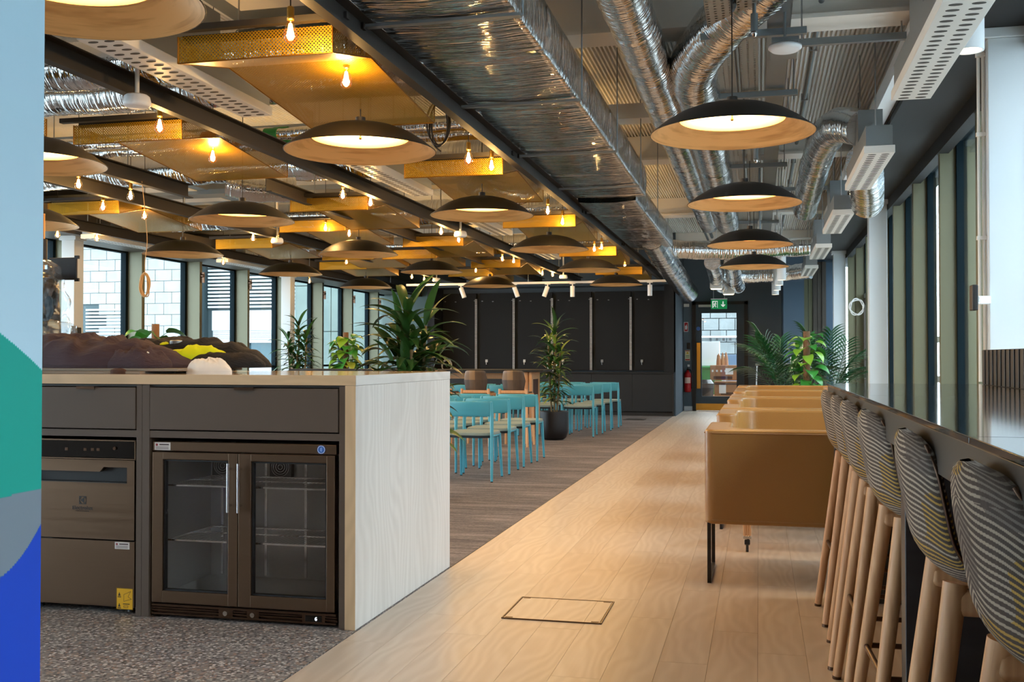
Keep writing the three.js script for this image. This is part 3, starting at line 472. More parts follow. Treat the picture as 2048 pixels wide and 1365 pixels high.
// ---------- cable trays, struts, pipes over the walkway ----------
const tHole = tex(64, 64, (u, v) => Math.hypot(u - 0.5, v - 0.5) < 0.22 ? 0 : 1, false, [22, 22]);
M.galvHole = mat('#9a978e', 0.5, 0.7, { alphaMap: tHole, transparent: true, side: THREE.DoubleSide });
for (const [x0, x1, y, l, m] of [[-0.31, -0.16, 3.3, 'perforated galvanised cable tray, left of the pair over the walkway', M.galvHole], [-0.12, 0.0, 3.3, 'perforated galvanised cable tray, right of the pair over the walkway', M.galvHole], [0.06, 0.2, 3.3, 'solid grey cable duct beside the perforated trays over the walkway', M.galv]]) {
  const t = thing('cable_tray', l, 'cable tray'); add('tray_base', wuv(bb(x0, x1, y, y + 0.002, -21, 1)), m, t); for (const x of [x0, x1]) add('tray_side', bb(x - 0.002, x + 0.002, y, y + 0.05, -21, 1), M.galv, t);
}
[6.77, 8.34, 9.9, 11.43, 13, 14.6, 16.2, 17.8].forEach((w, i) => { const t = thing('strut_bracket', `${['nearest', 'second', 'third', 'fourth', 'fifth', 'sixth', 'seventh', 'farthest'][i]} grey strut bracket carrying the cable trays over the walkway`, 'bracket', [0, 3.24, -w]); add('strut', bb(-0.36, 0.3, 0, 0.045, -0.022, 0.022, 0.003), M.galv, t); for (const x of [-0.33, 0.27]) add('threaded_rod', rod([x, -0.03, 0], [x, 0.55, 0], 0.006, 0.006, 6), M.steel, t); });
[7.45, 10.6, 13.9].forEach((w, i) => { const t = thing('strut_bracket', `${['near', 'middle', 'far'][i]} long grey strut between the cable trays and the right soffit`, 'bracket', [0, 3.36, -w]); add('strut', bb(0.24, 1.12, 0, 0.05, -0.02, 0.02, 0.003), M.galv, t); add('threaded_rod', rod([0.95, 0, 0], [0.95, 0.42, 0], 0.006, 0.006, 6), M.steel, t); });
[[-0.98, 3.55, 0.022, 'thin grey conduit high between the wide duct and the round ducts'], [-0.9, 3.6, 0.03, 'thicker grey conduit high between the wide duct and the round ducts'], [0.42, 3.62, 0.02, 'thin grey conduit high above the walkway right of the trays']].forEach(([x, y, r, l]) => { const t = thing('conduit', l, 'conduit'); add('pipe', rod([x, y, 1], [x, y, -21], r, r, 10), M.galv, t); for (let w = 2; w < 20; w += 1.6) add('saddle', bb(x - r - 0.012, x + r + 0.012, y - r - 0.004, y + r + 0.02, -w - 0.02, -w), M.steel, t); });
[[-0.02, 3.1, 6.3], [-0.02, 2.88, 9.19], [0.01, 2.8, 13.6]].forEach(([x, y, w], i) => { const t = thing('sprinkler', `${['nearest', 'second', 'farthest'][i]} grey sprinkler drop below the cable trays over the walkway`, 'sprinkler', [x, y, -w]); add('drop_pipe', [rod([0, 0.03, 0], [0, 0.9, 0], 0.012, 0.012, 10), cy(0.022, 0.02, 0.12, 0, 0.08, 0, 12)], M.galv, t); add('sprinkler_head', lathe([[0.0001, 0], [0.01, 0.004], [0.02, 0.02], [0.022, 0.032], [0.0001, 0.034]], 14), M.chrome, t); });
{ const t = thing('smoke_detector', 'round white smoke detector on a grey box over the walkway', 'detector', [0.16, 3.06, -6.5]); add('detector_disc', lathe([[0.0001, 0], [0.08, 0.004], [0.1, 0.02], [0.1, 0.035], [0.0001, 0.035]], 28), M.white, t); add('mounting_box', [bb(-0.08, 0.08, 0.035, 0.07, -0.3, 0.08, 0.004), rod([0, 0.06, 0], [0, 0.4, 0], 0.01, 0.01, 6)], M.galv, t); }
// services above the mesh trays
[[7.9, 3.05, 3], [8.08, 3.1, 4], [8.26, 3.05, 4]].forEach(([w, y], i) => { const t = thing('lagged_pipe', `${['front', 'middle', 'rear'][i]} foil lagged pipe with red and green bands above the mesh trays`, 'pipe'); add('pipe', foilTube([[-7, y, w], [-5, y, w], [-3.4, y, w], [-1.95, y, w]], 0.05, 200 + i), M.foil, t); add('green_band', rod([-3.98, y, -w], [-3.86, y, -w], 0.056, 0.056, 14), M.green, t); add('red_band', rod([-4.55, y, -w], [-4.42, y, -w], 0.056, 0.056, 14), M.pipeRed, t); });
[[5.4, 3.35], [9.0, 3.3], [11.9, 3.25], [15.2, 3.2], [18.6, 3.15]].forEach(([w, y], i) => { const t = thing('cable_tray', `${['nearest', 'second', 'third', 'fourth', 'farthest'][i]} grey cable tray crossing the ceiling above the mesh trays`, 'cable tray', [0, y, -w]); add('tray_base', wuv(bb(-9.4, -2.0, 0, 0.003, -0.15, 0.15)), M.galvHole, t); for (const z of [-0.15, 0.15]) add('tray_side', bb(-9.4, -2.0, 0, 0.06, z - 0.003, z + 0.003), M.galv, t); for (const x of [-8, -5.6, -3.2]) add('threaded_rod', rod([x, 0, 0.156], [x, 3.765 - y, 0.156], 0.006, 0.006, 6), M.steel, t); });
[[-2.9, 5.5, 3.45], [-6.6, 6.5, 3.4], [-7.2, 12, 3.3]].forEach(([x, w, y], i) => { const t = thing('fan_coil_unit', `${['near', 'left', 'far left'][i]} grey sheet metal ceiling unit above the mesh trays`, 'ceiling unit', [x, y, -w]); add('casing', bb(-0.5, 0.5, 0, 0.28, -0.9, 0.9, 0.008), M.galv, t); add('access_panel', bb(-0.35, 0.35, -0.008, 0, -0.6, 0.6, 0.003), M.offwhite, t); for (const [a, b] of [[-0.45, 0.8], [0.45, 0.8], [-0.45, -0.8], [0.45, -0.8]]) add('threaded_rod', rod([a, 0.28, b], [a, 0.36, b], 0.008, 0.008, 6), M.steel, t); });
{ const p = [[0.27, 0.0, 0], [0.16, 0.06, 0]]; for (let i = 0; i <= 60; i++) { const a = PI * 0.42 - i / 60 * PI * 5.6, r = 1 + 0.1 * sin(i * 0.23); p.push([(0.07 + 0.012 * sin(i * 0.1)) * r * cos(a) + 0.012 * sin(i * 0.11), 0.15 * r * sin(a) - 0.05, 0.06 * sin(i * 0.1)]); } p.push([-0.03, -0.2, 0.02], [0.02, -0.25, 0.02]);
  const m = add('cable_coil', tube(p, 0.006, 240, 6), M.cord); m.position.set(-2.13, 2.86, -6.8); tag(m, 'loose black cable coil hanging beside the first rail under the duct', 'cable'); }
{ const t = thing('cord_coil', 'tan cord wound in a long loop hanging before the left windows', 'cord', [-5.16, 1.83, -8.0]); const p = []; for (let i = 0; i <= 96; i++) { const a = i / 96 * PI * 12, k = 1 + 0.06 * sin(i * 0.7); p.push([0.038 * k * sin(a) + 0.006 * sin(i), 0.1 * k * cos(a), 0.014 * sin(a * 0.31)]); } add('wound_loops', tube(p, 0.005, 420, 6), M.rope, t); add('hanging_cord', tube([[0, 0.09, 0], [0.0, 0.2, 0], [0.02, 0.36, 0], [0.0, 0.62, 0], [-0.035, 0.9, 0]], 0.003, 30, 6), M.rope, t); }
// ---------- serving counter ----------
{
  const t = thing('counter_worktop', 'pale ash worktop with a full height ash end panel turned towards the walkway', 'worktop');
  add('worktop', wuv(bb(-4.7, -1.73, 1.077, 1.122, -5.74, -4.304, 0.002), 1, 1), M.worktop, t);
  add('end_panel', wuv(bb(-1.78, -1.73, 0.001, 1.0765, -5.74, -4.3055, 0.002)), M.ash, t);
  add('edge_band', [wuv(bb(-1.78, -1.731, 0.001, 1.0765, -4.3055, -4.304)), wuv(bb(-4.7, -1.731, 1.0775, 1.1215, -4.304, -4.3025), 1, 1)], M.ashEdge, t);
  add('end_band', wuv(bb(-1.73, -1.7285, 1.0775, 1.1215, -5.738, -4.304), 1, 1), M.ash, t);
  add('back_panel', wuv(bb(-4.7, -1.782, 0.001, 1.0765, -5.74, -5.715)), M.ash, t);
  const unit = (label, x0, x1, tab) => {
    const u = thing('counter_cabinet', label, 'cabinet');
    add('side_panel', bb(x0, x0 + 0.037, 0.002, 1.075, -5.0, -4.31), M.taupe, u); add('side_panel', bb(x1 - 0.028, x1, 0.002, 1.075, -5.0, -4.31), M.taupe, u);
    add('top_rail', bb(x0 + 0.037, x1 - 0.028, 1.066, 1.075, -5.0, -4.32), M.taupeDark, u); add('shelf_rail', bb(x0 + 0.037, x1 - 0.028, 0.83, 0.862, -5.0, -4.312), M.taupe, u);
    add('cabinet_back', bb(x0 + 0.037, x1 - 0.028, 0.02, 1.06, -5.0, -4.985), M.black, u);
    const d = add('drawer', bb(x0 + 0.041, x1 - 0.033, 0.868, 1.062, -4.33, -4.306, 0.002), M.taupe, u);
    add('tab_pull', [bb(tab - 0.048, tab + 0.048, 1.0625, 1.0655, -4.33, -4.292), bb(tab - 0.048, tab + 0.048, 1.053, 1.0655, -4.294, -4.291)], M.bronze, d);
    return u;
  };
  unit('taupe counter cabinet with one wide drawer above the glass door fridge', -2.789, -1.782, -2.265);
  unit('taupe counter cabinet with one drawer above the steel dishwasher', -3.6, -2.791, -3.08);
}
// ---------- bottle fridge ----------
const decal = (w, h, paint, px = 256) => { const c = document.createElement('canvas'); c.width = px; c.height = Math.round(px * h / w); const k = c.getContext('2d'); paint(k, c.width, c.height); const t = new THREE.CanvasTexture(c); t.colorSpace = THREE.SRGBColorSpace; return mat('#ffffff', 0.5, 0, { map: t }); };
const plate = (w, h, x, y, z, m, name, parent) => { const b = add(name, new THREE.PlaneGeometry(w, h).translate(x, y, z), m, parent); return b; };
{
  const t = thing('bottle_fridge', 'steel two door glass fronted bottle fridge, empty, under the ash counter', 'fridge', [0, 0, 0]), z0 = -4.325, zb = -4.82, x0 = -2.742, x1 = -1.828, xm = -2.303;
  add('body', [bb(x0, x0 + 0.03, 0.066, 0.812, zb, z0 - 0.03), bb(x1 - 0.03, x1, 0.066, 0.812, zb, z0 - 0.03), bb(x0, x1, 0.78, 0.812, zb, z0 - 0.03), bb(x0, x1, 0.066, 0.1, zb, z0 - 0.03), bb(x0 + 0.03, x1 - 0.03, 0.1, 0.78, zb, zb + 0.02)], M.brushedIn, t);
  add('top_fascia', bb(x0, x1, 0.768, 0.812, z0 - 0.03, z0 + 0.004, 0.004), M.brushed, t);
  for (const [a, b, hx, gl, gr] of [[x0 + 0.004, xm - 0.002, -2.337, -2.683, -2.352], [xm + 0.002, x1 - 0.004, -2.286, -2.238, -1.872]]) {
    const d = add('door', [bb(a, gl, 0.07, 0.764, z0 - 0.026, z0 + 0.012, 0.003), bb(gr, b, 0.07, 0.764, z0 - 0.026, z0 + 0.012, 0.003), bb(gl - 0.002, gr + 0.002, 0.07, 0.125, z0 - 0.026, z0 + 0.012, 0.003), bb(gl - 0.002, gr + 0.002, 0.73, 0.764, z0 - 0.026, z0 + 0.012, 0.003)], M.brushed, t);
    add('glass_pane', bb(gl, gr, 0.125, 0.73, z0 - 0.012, z0 - 0.006), M.glass, d);
    add('gasket', [bb(gl - 0.001, gl + 0.008, 0.125, 0.73, z0 - 0.02, z0 + 0.002), bb(gr - 0.008, gr + 0.001, 0.125, 0.73, z0 - 0.02, z0 + 0.002), bb(gl, gr, 0.722, 0.731, z0 - 0.02, z0 + 0.002), bb(gl, gr, 0.124, 0.132, z0 - 0.02, z0 + 0.002)], M.black, d);
    add('bar_handle', [rod([hx, 0.5, z0 + 0.04], [hx, 0.722, z0 + 0.04], 0.0075, 0.0075, 14), rod([hx, 0.53, z0 + 0.012], [hx, 0.53, z0 + 0.04], 0.006, 0.006, 10), rod([hx, 0.695, z0 + 0.012], [hx, 0.695, z0 + 0.04], 0.006, 0.006, 10)], M.chrome, d);
  }
  for (const y of [0.605, 0.35]) { const g = []; for (let k = 0; k < 40; k++) g.push(rod([x0 + 0.05 + k * 0.0208, y, zb + 0.05], [x0 + 0.05 + k * 0.0208, y, z0 - 0.05], 0.0018, 0.0018, 5)); const s = add('wire_shelf', g, M.chrome, t); add('shelf_edge', [bb(x0 + 0.04, x1 - 0.04, y - 0.004, y + 0.004, z0 - 0.052, z0 - 0.044), bb(x0 + 0.04, x1 - 0.04, y - 0.003, y + 0.003, zb + 0.05, zb + 0.056), bb(x0 + 0.04, x1 - 0.04, y - 0.003, y + 0.003, zb + 0.22, zb + 0.226)], M.chrome, s); }
  for (const x of [x0 + 0.1, x0 + 0.34, x1 - 0.36, x1 - 0.1]) add('shelf_upright', bb(x - 0.006, x + 0.006, 0.11, 0.72, zb + 0.022, zb + 0.032), M.chrome, t);
  for (const x of [-2.63, -2.315, -2.0]) { const f = add('fan_guard', bb(x - 0.06, x + 0.06, 0.6, 0.715, zb + 0.02, zb + 0.05, 0.004), M.black, t); add('guard_ring', [0.012, 0.024, 0.036, 0.047].map((r) => new THREE.TorusGeometry(r, 0.0016, 6, 26).translate(x, 0.657, zb + 0.053)), M.chrome, f); }
  const gr = add('base_grille', [bb(x0, x1, 0.052, 0.062, z0 - 0.04, z0 + 0.006), bb(x0, x1, 0.014, 0.022, z0 - 0.04, z0 + 0.006), bb(x0, x1, 0.022, 0.052, z0 - 0.04, z0 - 0.012)], M.bronze, t);
  for (const [a, b] of [[x0, -2.4], [-2.33, -2.26], [-2.2, -1.99], [-1.88, x1]]) add('grille_slat', [bb(a, b, 0.032, 0.037, z0 - 0.02, z0 + 0.005), bb(a, b, 0.043, 0.047, z0 - 0.02, z0 + 0.005)], M.bronze, gr);
  add('grille_backing', [bb(-2.4, -2.33, 0.022, 0.052, z0 - 0.02, z0 + 0.004), bb(-2.26, -2.2, 0.022, 0.052, z0 - 0.02, z0 + 0.004), bb(-1.99, -1.88, 0.022, 0.052, z0 - 0.02, z0 + 0.004)], M.bronze, gr);
  for (const x of [-2.365, -2.23]) add('lock', cy(0.011, 0.011, 0.012, 0, 0, 0, 18).rotateX(PI / 2).translate(x, 0.037, z0 + 0.006), M.chrome, gr);
  const dp = add('temperature_display', bb(-1.975, -1.895, 0.023, 0.051, z0, z0 + 0.006, 0.002), M.blackGloss, gr);
  add('display_digit', text('6', 0.016).translate(-1.922, 0.037, z0 + 0.0064), mat('#ffffff', 0.5, 0, { emissive: '#eaf2ff', emissiveIntensity: 1.2 }), dp);
  for (const x of [x0 + 0.06, x1 - 0.06]) add('foot', cy(0.014, 0.018, 0.014, x, 0.0075, z0 - 0.06, 12), M.black, t);
  add('foot', [cy(0.014, 0.018, 0.066, x0 + 0.06, 0.033, zb + 0.06, 12), cy(0.014, 0.018, 0.066, x1 - 0.06, 0.033, zb + 0.06, 12)], M.black, t);
  const label = (k, w, h) => { k.fillStyle = '#cfc6c2'; k.fillRect(0, 0, w, h); k.fillStyle = '#8a2d35'; k.beginPath(); k.arc(w * 0.14, h * 0.32, h * 0.16, 0, 7); k.fill(); k.fillStyle = '#55484a'; k.fillRect(w * 0.3, h * 0.2, w * 0.6, h * 0.18); for (let i = 0; i < 3; i++) k.fillRect(w * 0.08, h * (0.55 + i * 0.13), w * 0.8, h * 0.05); };
  plate(0.082, 0.036, x0 + 0.052, 0.79, z0 + 0.0046, decal(0.082, 0.036, label), 'maker_label', t);
  add('round_sticker', cy(0.0195, 0.0195, 0.001, 0, 0, 0, 24).rotateX(PI / 2).translate(-1.9, 0.79, z0 + 0.0048), decal(1, 1, (k, w, h) => { k.fillStyle = '#2c62b8'; k.fillRect(0, 0, w, h); k.strokeStyle = '#e8f0fa'; k.lineWidth = 14; k.beginPath(); k.arc(w / 2, h / 2, w * 0.42, 0, 7); k.stroke(); k.fillStyle = '#9fc0ea'; k.fillRect(w * 0.25, h * 0.4, w * 0.5, h * 0.07); k.fillRect(w * 0.3, h * 0.55, w * 0.4, h * 0.07); }), t);
  // dishwasher
  const d = thing('dishwasher', 'brushed steel undercounter dishwasher with a yellow warning sticker at left', 'dishwasher'), a = -3.45, b = -2.845, dz = -4.335;
  add('body', bb(a, b, 0.012, 0.805, -4.93, dz - 0.1, 0.004), M.galv, d);
  add('control_panel', bb(a, b + 0.012, 0.725, 0.812, dz - 0.1, dz + 0.012, 0.006), M.blackGloss, d);
  add('panel_trim', [bb(a, b + 0.014, 0.808, 0.814, dz - 0.03, dz + 0.014), bb(b + 0.008, b + 0.014, 0.725, 0.812, dz - 0.03, dz + 0.014), bb(a, b + 0.014, 0.722, 0.727, dz - 0.03, dz + 0.014)], M.brushed, d);
  add('panel_knob', cy(0.008, 0.008, 0.01, 0, 0, 0, 16).rotateX(PI / 2).translate(-2.94, 0.775, dz + 0.014), M.bronze, d);
  add('panel_button', [-3.03, -3.06, -3.1, -3.2].map((x) => bb(x - 0.008, x + 0.008, 0.76, 0.774, dz + 0.011, dz + 0.014, 0.002)), M.bronze, d);
  const dr = add('door', ext([[a, 0.345], [b, 0.345], [b, 0.718], [a, 0.718]], 0.026, 0, [[[a + 0.04, 0.612], [a + 0.04, 0.672], [a + 0.075, 0.672], [a + 0.11, 0.662], [-3.03, 0.662], [-3.008, 0.684], [-2.885, 0.684], [-2.885, 0.612]].reverse()]).translate(0, 0, dz - 0.026), M.brushed, d);
  add('handle_recess', [bb(a + 0.03, -2.88, 0.6, 0.69, dz - 0.09, dz - 0.028), bb(a + 0.04, -2.885, 0.61, 0.614, dz - 0.028, dz + 0.001)], M.black, dr);
  add('lower_panel', bb(a, b, 0.03, 0.338, dz - 0.1, dz - 0.004, 0.002), M.brushed, d);
  const lg = M.black;
  const logo = add('logo', [ext(rrect(-0.019, 0.019, -0.019, 0.019, 0.002, 2), 0.0006, 0, [(() => { const o = []; for (let i = 0; i < 26; i++) o.push([0.0165 * cos(i / 26 * 2 * PI), 0.0165 * sin(i / 26 * 2 * PI)]); return o.reverse(); })()]), ext([[-0.013, 0], [0.005, 0.0105], [0.005, -0.0105]], 0.0006), ext([[0.005, 0.014], [0.0085, 0.0125], [0.0085, -0.0125], [0.005, -0.014]], 0.0006), ext([[-0.0165, 0.0], [-0.006, 0.0135], [-0.0085, 0.0145], [-0.0165, 0.004]], 0.0006), ext([[-0.0165, -0.001], [-0.0085, -0.0145], [-0.006, -0.0135]], 0.0006)].map((g) => g.translate(-3.12, 0.525, dz + 0.0002)), lg, dr);
  add('lettering', [text('Electrolux', 0.0165, 0.0006).translate(-3.12, 0.489, dz + 0.0002), text('P R O F E S S I O N A L', 0.0052, 0.0006).translate(-3.12, 0.474, dz + 0.0002)], lg, dr);
  plate(0.078, 0.033, -2.91, 0.318, dz - 0.0034, decal(0.078, 0.033, label), 'maker_label', d);
  plate(0.088, 0.1, -2.895, 0.07, dz - 0.0034, decal(0.088, 0.1, (k, w, h) => { k.fillStyle = '#e0a800'; k.fillRect(0, 0, w, h); k.strokeStyle = k.fillStyle = '#3a2c06'; k.lineWidth = 5; k.strokeRect(4, 4, w - 8, h - 8); for (const y of [0.27, 0.78]) { k.beginPath(); k.moveTo(w * 0.1, h * (y + 0.1)); k.lineTo(w * 0.18, h * (y - 0.08)); k.lineTo(w * 0.26, h * (y + 0.1)); k.fill(); k.fillRect(w * 0.08, h * (y + 0.13), w * 0.2, h * 0.04); } k.beginPath(); k.moveTo(w * 0.45, h * 0.3); k.lineTo(w * 0.85, h * 0.15); k.lineTo(w * 0.7, h * 0.4); k.lineTo(w * 0.9, h * 0.5); k.lineTo(w * 0.45, h * 0.62); k.closePath(); k.stroke(); k.fillRect(w * 0.4, h * 0.72, w * 0.4, h * 0.04); k.strokeRect(w * 0.45, h * 0.82, w * 0.25, h * 0.08); }), 'warning_sticker', d);
  add('side_label', bb(b + 0.0005, b + 0.002, 0.04, 0.2, dz - 0.1, dz - 0.03), mat('#b9d4e6', 0.5), d);
  for (const x of [a + 0.06, b - 0.05]) add('foot', cy(0.016, 0.02, 0.014, x, 0.0075, dz - 0.06, 12), M.black, d);
}
// ---------- jackets and packaging on the counter ----------
const blob = (cx, cz, y0, rx, rz, h, s, fold = 1, rot = 0) => {
  const nu = 96, nv = 34;
  return grid(nu, nv, (u, v) => {
    const a = u * 2 * PI, R = 0.82 + 0.3 * (fbm(u, 0.5, 7, 2, s, 2) - 0.3), q = v < 0.12 ? 1 - 0.02 * v : 1 - (v - 0.12) / 0.88, r = q * R, x = rx * r * cos(a), z = rz * r * sin(a);
    const X = x * cos(rot) - z * sin(rot), Z = x * sin(rot) + z * cos(rot), fs = Math.min(6, Math.max(1, Math.round(0.45 / rx))), n = fbm((X + 2) / 4, (Z + 2) / 4, 20 * fs, 26 * fs, s + 3, 3), rid = 1 - Math.abs(2 * fbm((X + 2) / 4 + 0.01 * n, (Z + 2) / 4, 30 * fs, 20 * fs, s + 9, 3) - 1);
    const y = v < 0.12 ? (v / 0.12) * 0.016 : 0.016 + (h - 0.016) * Math.pow(1 - Math.pow(q, 2.6), 0.7) * (0.52 + 0.36 * n + fold * 0.38 * (rid - 0.6));
    return [cx + X, y0 + Math.max(0, y), cz + Z];
  });
};
{
  const Y = 1.122;
  const c = thing('cardboard_sheets', 'flattened grey brown cardboard under the jackets on the counter', 'cardboard'); add('board', bb(-4.1, -2.9, Y, Y + 0.012, -5.1, -4.46, 0.003), M.cardGrey, c); add('board', bb(-4.0, -2.72, Y + 0.0125, Y + 0.026, -5.14, -4.5, 0.003), M.cardGrey, c); add('torn_corner', blob(-3.02, -4.462, Y, 0.05, 0.02, 0.03, 77), M.cardDark, c);
  const j = thing('jacket', 'plum grey work jacket heaped on the left end of the counter', 'jacket'); add('body', blob(-3.42, -4.78, Y + 0.027, 0.62, 0.3, 0.19, 5, 1.5), M.plum, j); add('sleeve', blob(-3.05, -4.66, Y + 0.027, 0.26, 0.15, 0.13, 15, 1.4, 0.3), M.plum, j); add('lining_patch', blob(-2.97, -4.6, Y + 0.085, 0.055, 0.03, 0.035, 25, 0.6, 0.3), M.paper, j);
  const k = thing('jacket', 'black and fluorescent yellow work jacket folded behind the plum one', 'jacket'); add('body', blob(-3.0, -5.0, Y + 0.027, 0.58, 0.22, 0.2, 35, 0.9), M.navy, k); add('sleeve', blob(-2.66, -4.86, Y + 0.027, 0.22, 0.1, 0.1, 45, 0.7, -0.35), M.navy, k);
  add('yellow_panel', [blob(-2.82, -4.84, Y + 0.07, 0.19, 0.07, 0.085, 55, 1.2, -0.5), blob(-3.0, -4.9, Y + 0.13, 0.09, 0.04, 0.035, 57, 1, -0.2)], M.hivis, k); add('reflective_strip', blob(-2.96, -4.875, Y + 0.15, 0.04, 0.02, 0.022, 59, 0.5, -0.2), M.steel, k);
  tag(add('crumpled_paper', blob(-2.63, -4.62, Y + 0.0, 0.13, 0.08, 0.085, 65, 1.8), M.paper), 'crumpled white packing paper at the right end of the jacket pile', 'paper');
  const w = thing('wrapped_machine', 'tall black machine wrapped in clear plastic film behind the jackets', 'machine', [-4.36, Y, -5.38]);
  const wrap = (s, r, h, o) => grid(48, 40, (u, v) => { const a = u * 2 * PI, c = cos(a), q = sin(a), sq = 1 / Math.pow(Math.pow(Math.abs(c), 5) + Math.pow(Math.abs(q), 5), 0.2), e = v > 0.88 ? Math.sqrt(Math.max(0, 1 - Math.pow((v - 0.88) / 0.12, 2))) : 1, n = o * (fbm(u + v * 0.2, v, 14, 5, s, 3) - 0.5); return [(0.24 * r * sq * c + n * c) * e * (1 - 0.12 * v), h * v, (0.2 * r * sq * q + n * q) * e]; });
  add('machine_body', wrap(3, 1, 0.62, 0.02), M.blackGloss, w); add('plastic_film', wrap(9, 1.14, 0.7, 0.13), M.plastic, w); add('film_tail', wrap(14, 0.5, 0.3, 0.12).translate(0.26, 0, 0.0), M.plastic, w);
  const s = thing('display_screen', 'small black screen on a copper post behind the wrapped machine', 'screen', [-4.36, Y, -5.62]); add('screen_panel', [bb(0.06, 0.26, 0.56, 0.7, -0.015, 0.0, 0.006), bb(0.245, 0.275, 0.69, 0.71, -0.012, 0.0), bb(0.245, 0.275, 0.55, 0.57, -0.012, 0.0)], M.black, s); add('post', rod([0, 0, -0.02], [0, 0.98, -0.02], 0.016, 0.016, 12), M.copper, s); add('clamp', [cy(0.03, 0.03, 0.16, 0, 0.74, -0.02, 14), bb(0, 0.1, 0.6, 0.63, -0.03, -0.012)], M.black, s);
}
// ---------- bar table along the windows ----------
{
  const t = thing('bar_table', 'long glossy black bar table along the right windows', 'table');
  for (const [a, b] of [[0.37, 1.844], [1.846, 3.789], [3.791, 5.53]]) add('top_panel', bb(0.336, 1.06, 1.057, 1.07, -b, -a, 0.002), M.barTop, t);
  add('apron', wuv(bb(0.34, 0.36, 0.972, 1.0565, -5.52, -0.37, 0.002)), M.barSide, t); add('apron', bb(0.36, 1.05, 0.972, 1.0565, -5.52, -5.5), M.barSide, t);
  for (const w of [0.45, 2.83, 5.36]) add('leg_panel', wuv(bb(0.362, 1.02, 0.001, 1.0565, -w - 0.08, -w, 0.003)), M.barDark, t);
  const u = add('upstand', bb(1.06, 1.1, 0.93, 1.238, -5.45, -0.37), M.cabinet, t); for (let k = 0; k < 60; k++) add('batten', bb(1.055, 1.06, 1.072, 1.236, -0.46 - k * 0.0845, -0.41 - k * 0.0845, 0.002), M.barDark, u);
  add('foot_rail', [rod([0.8, 0.3, -0.5], [0.8, 0.3, -5.36], 0.012, 0.012, 10)], M.bronze, t); add('back_panel', bb(1.02, 1.06, 0.001, 1.0565, -5.5, -0.4), M.black, t);
}
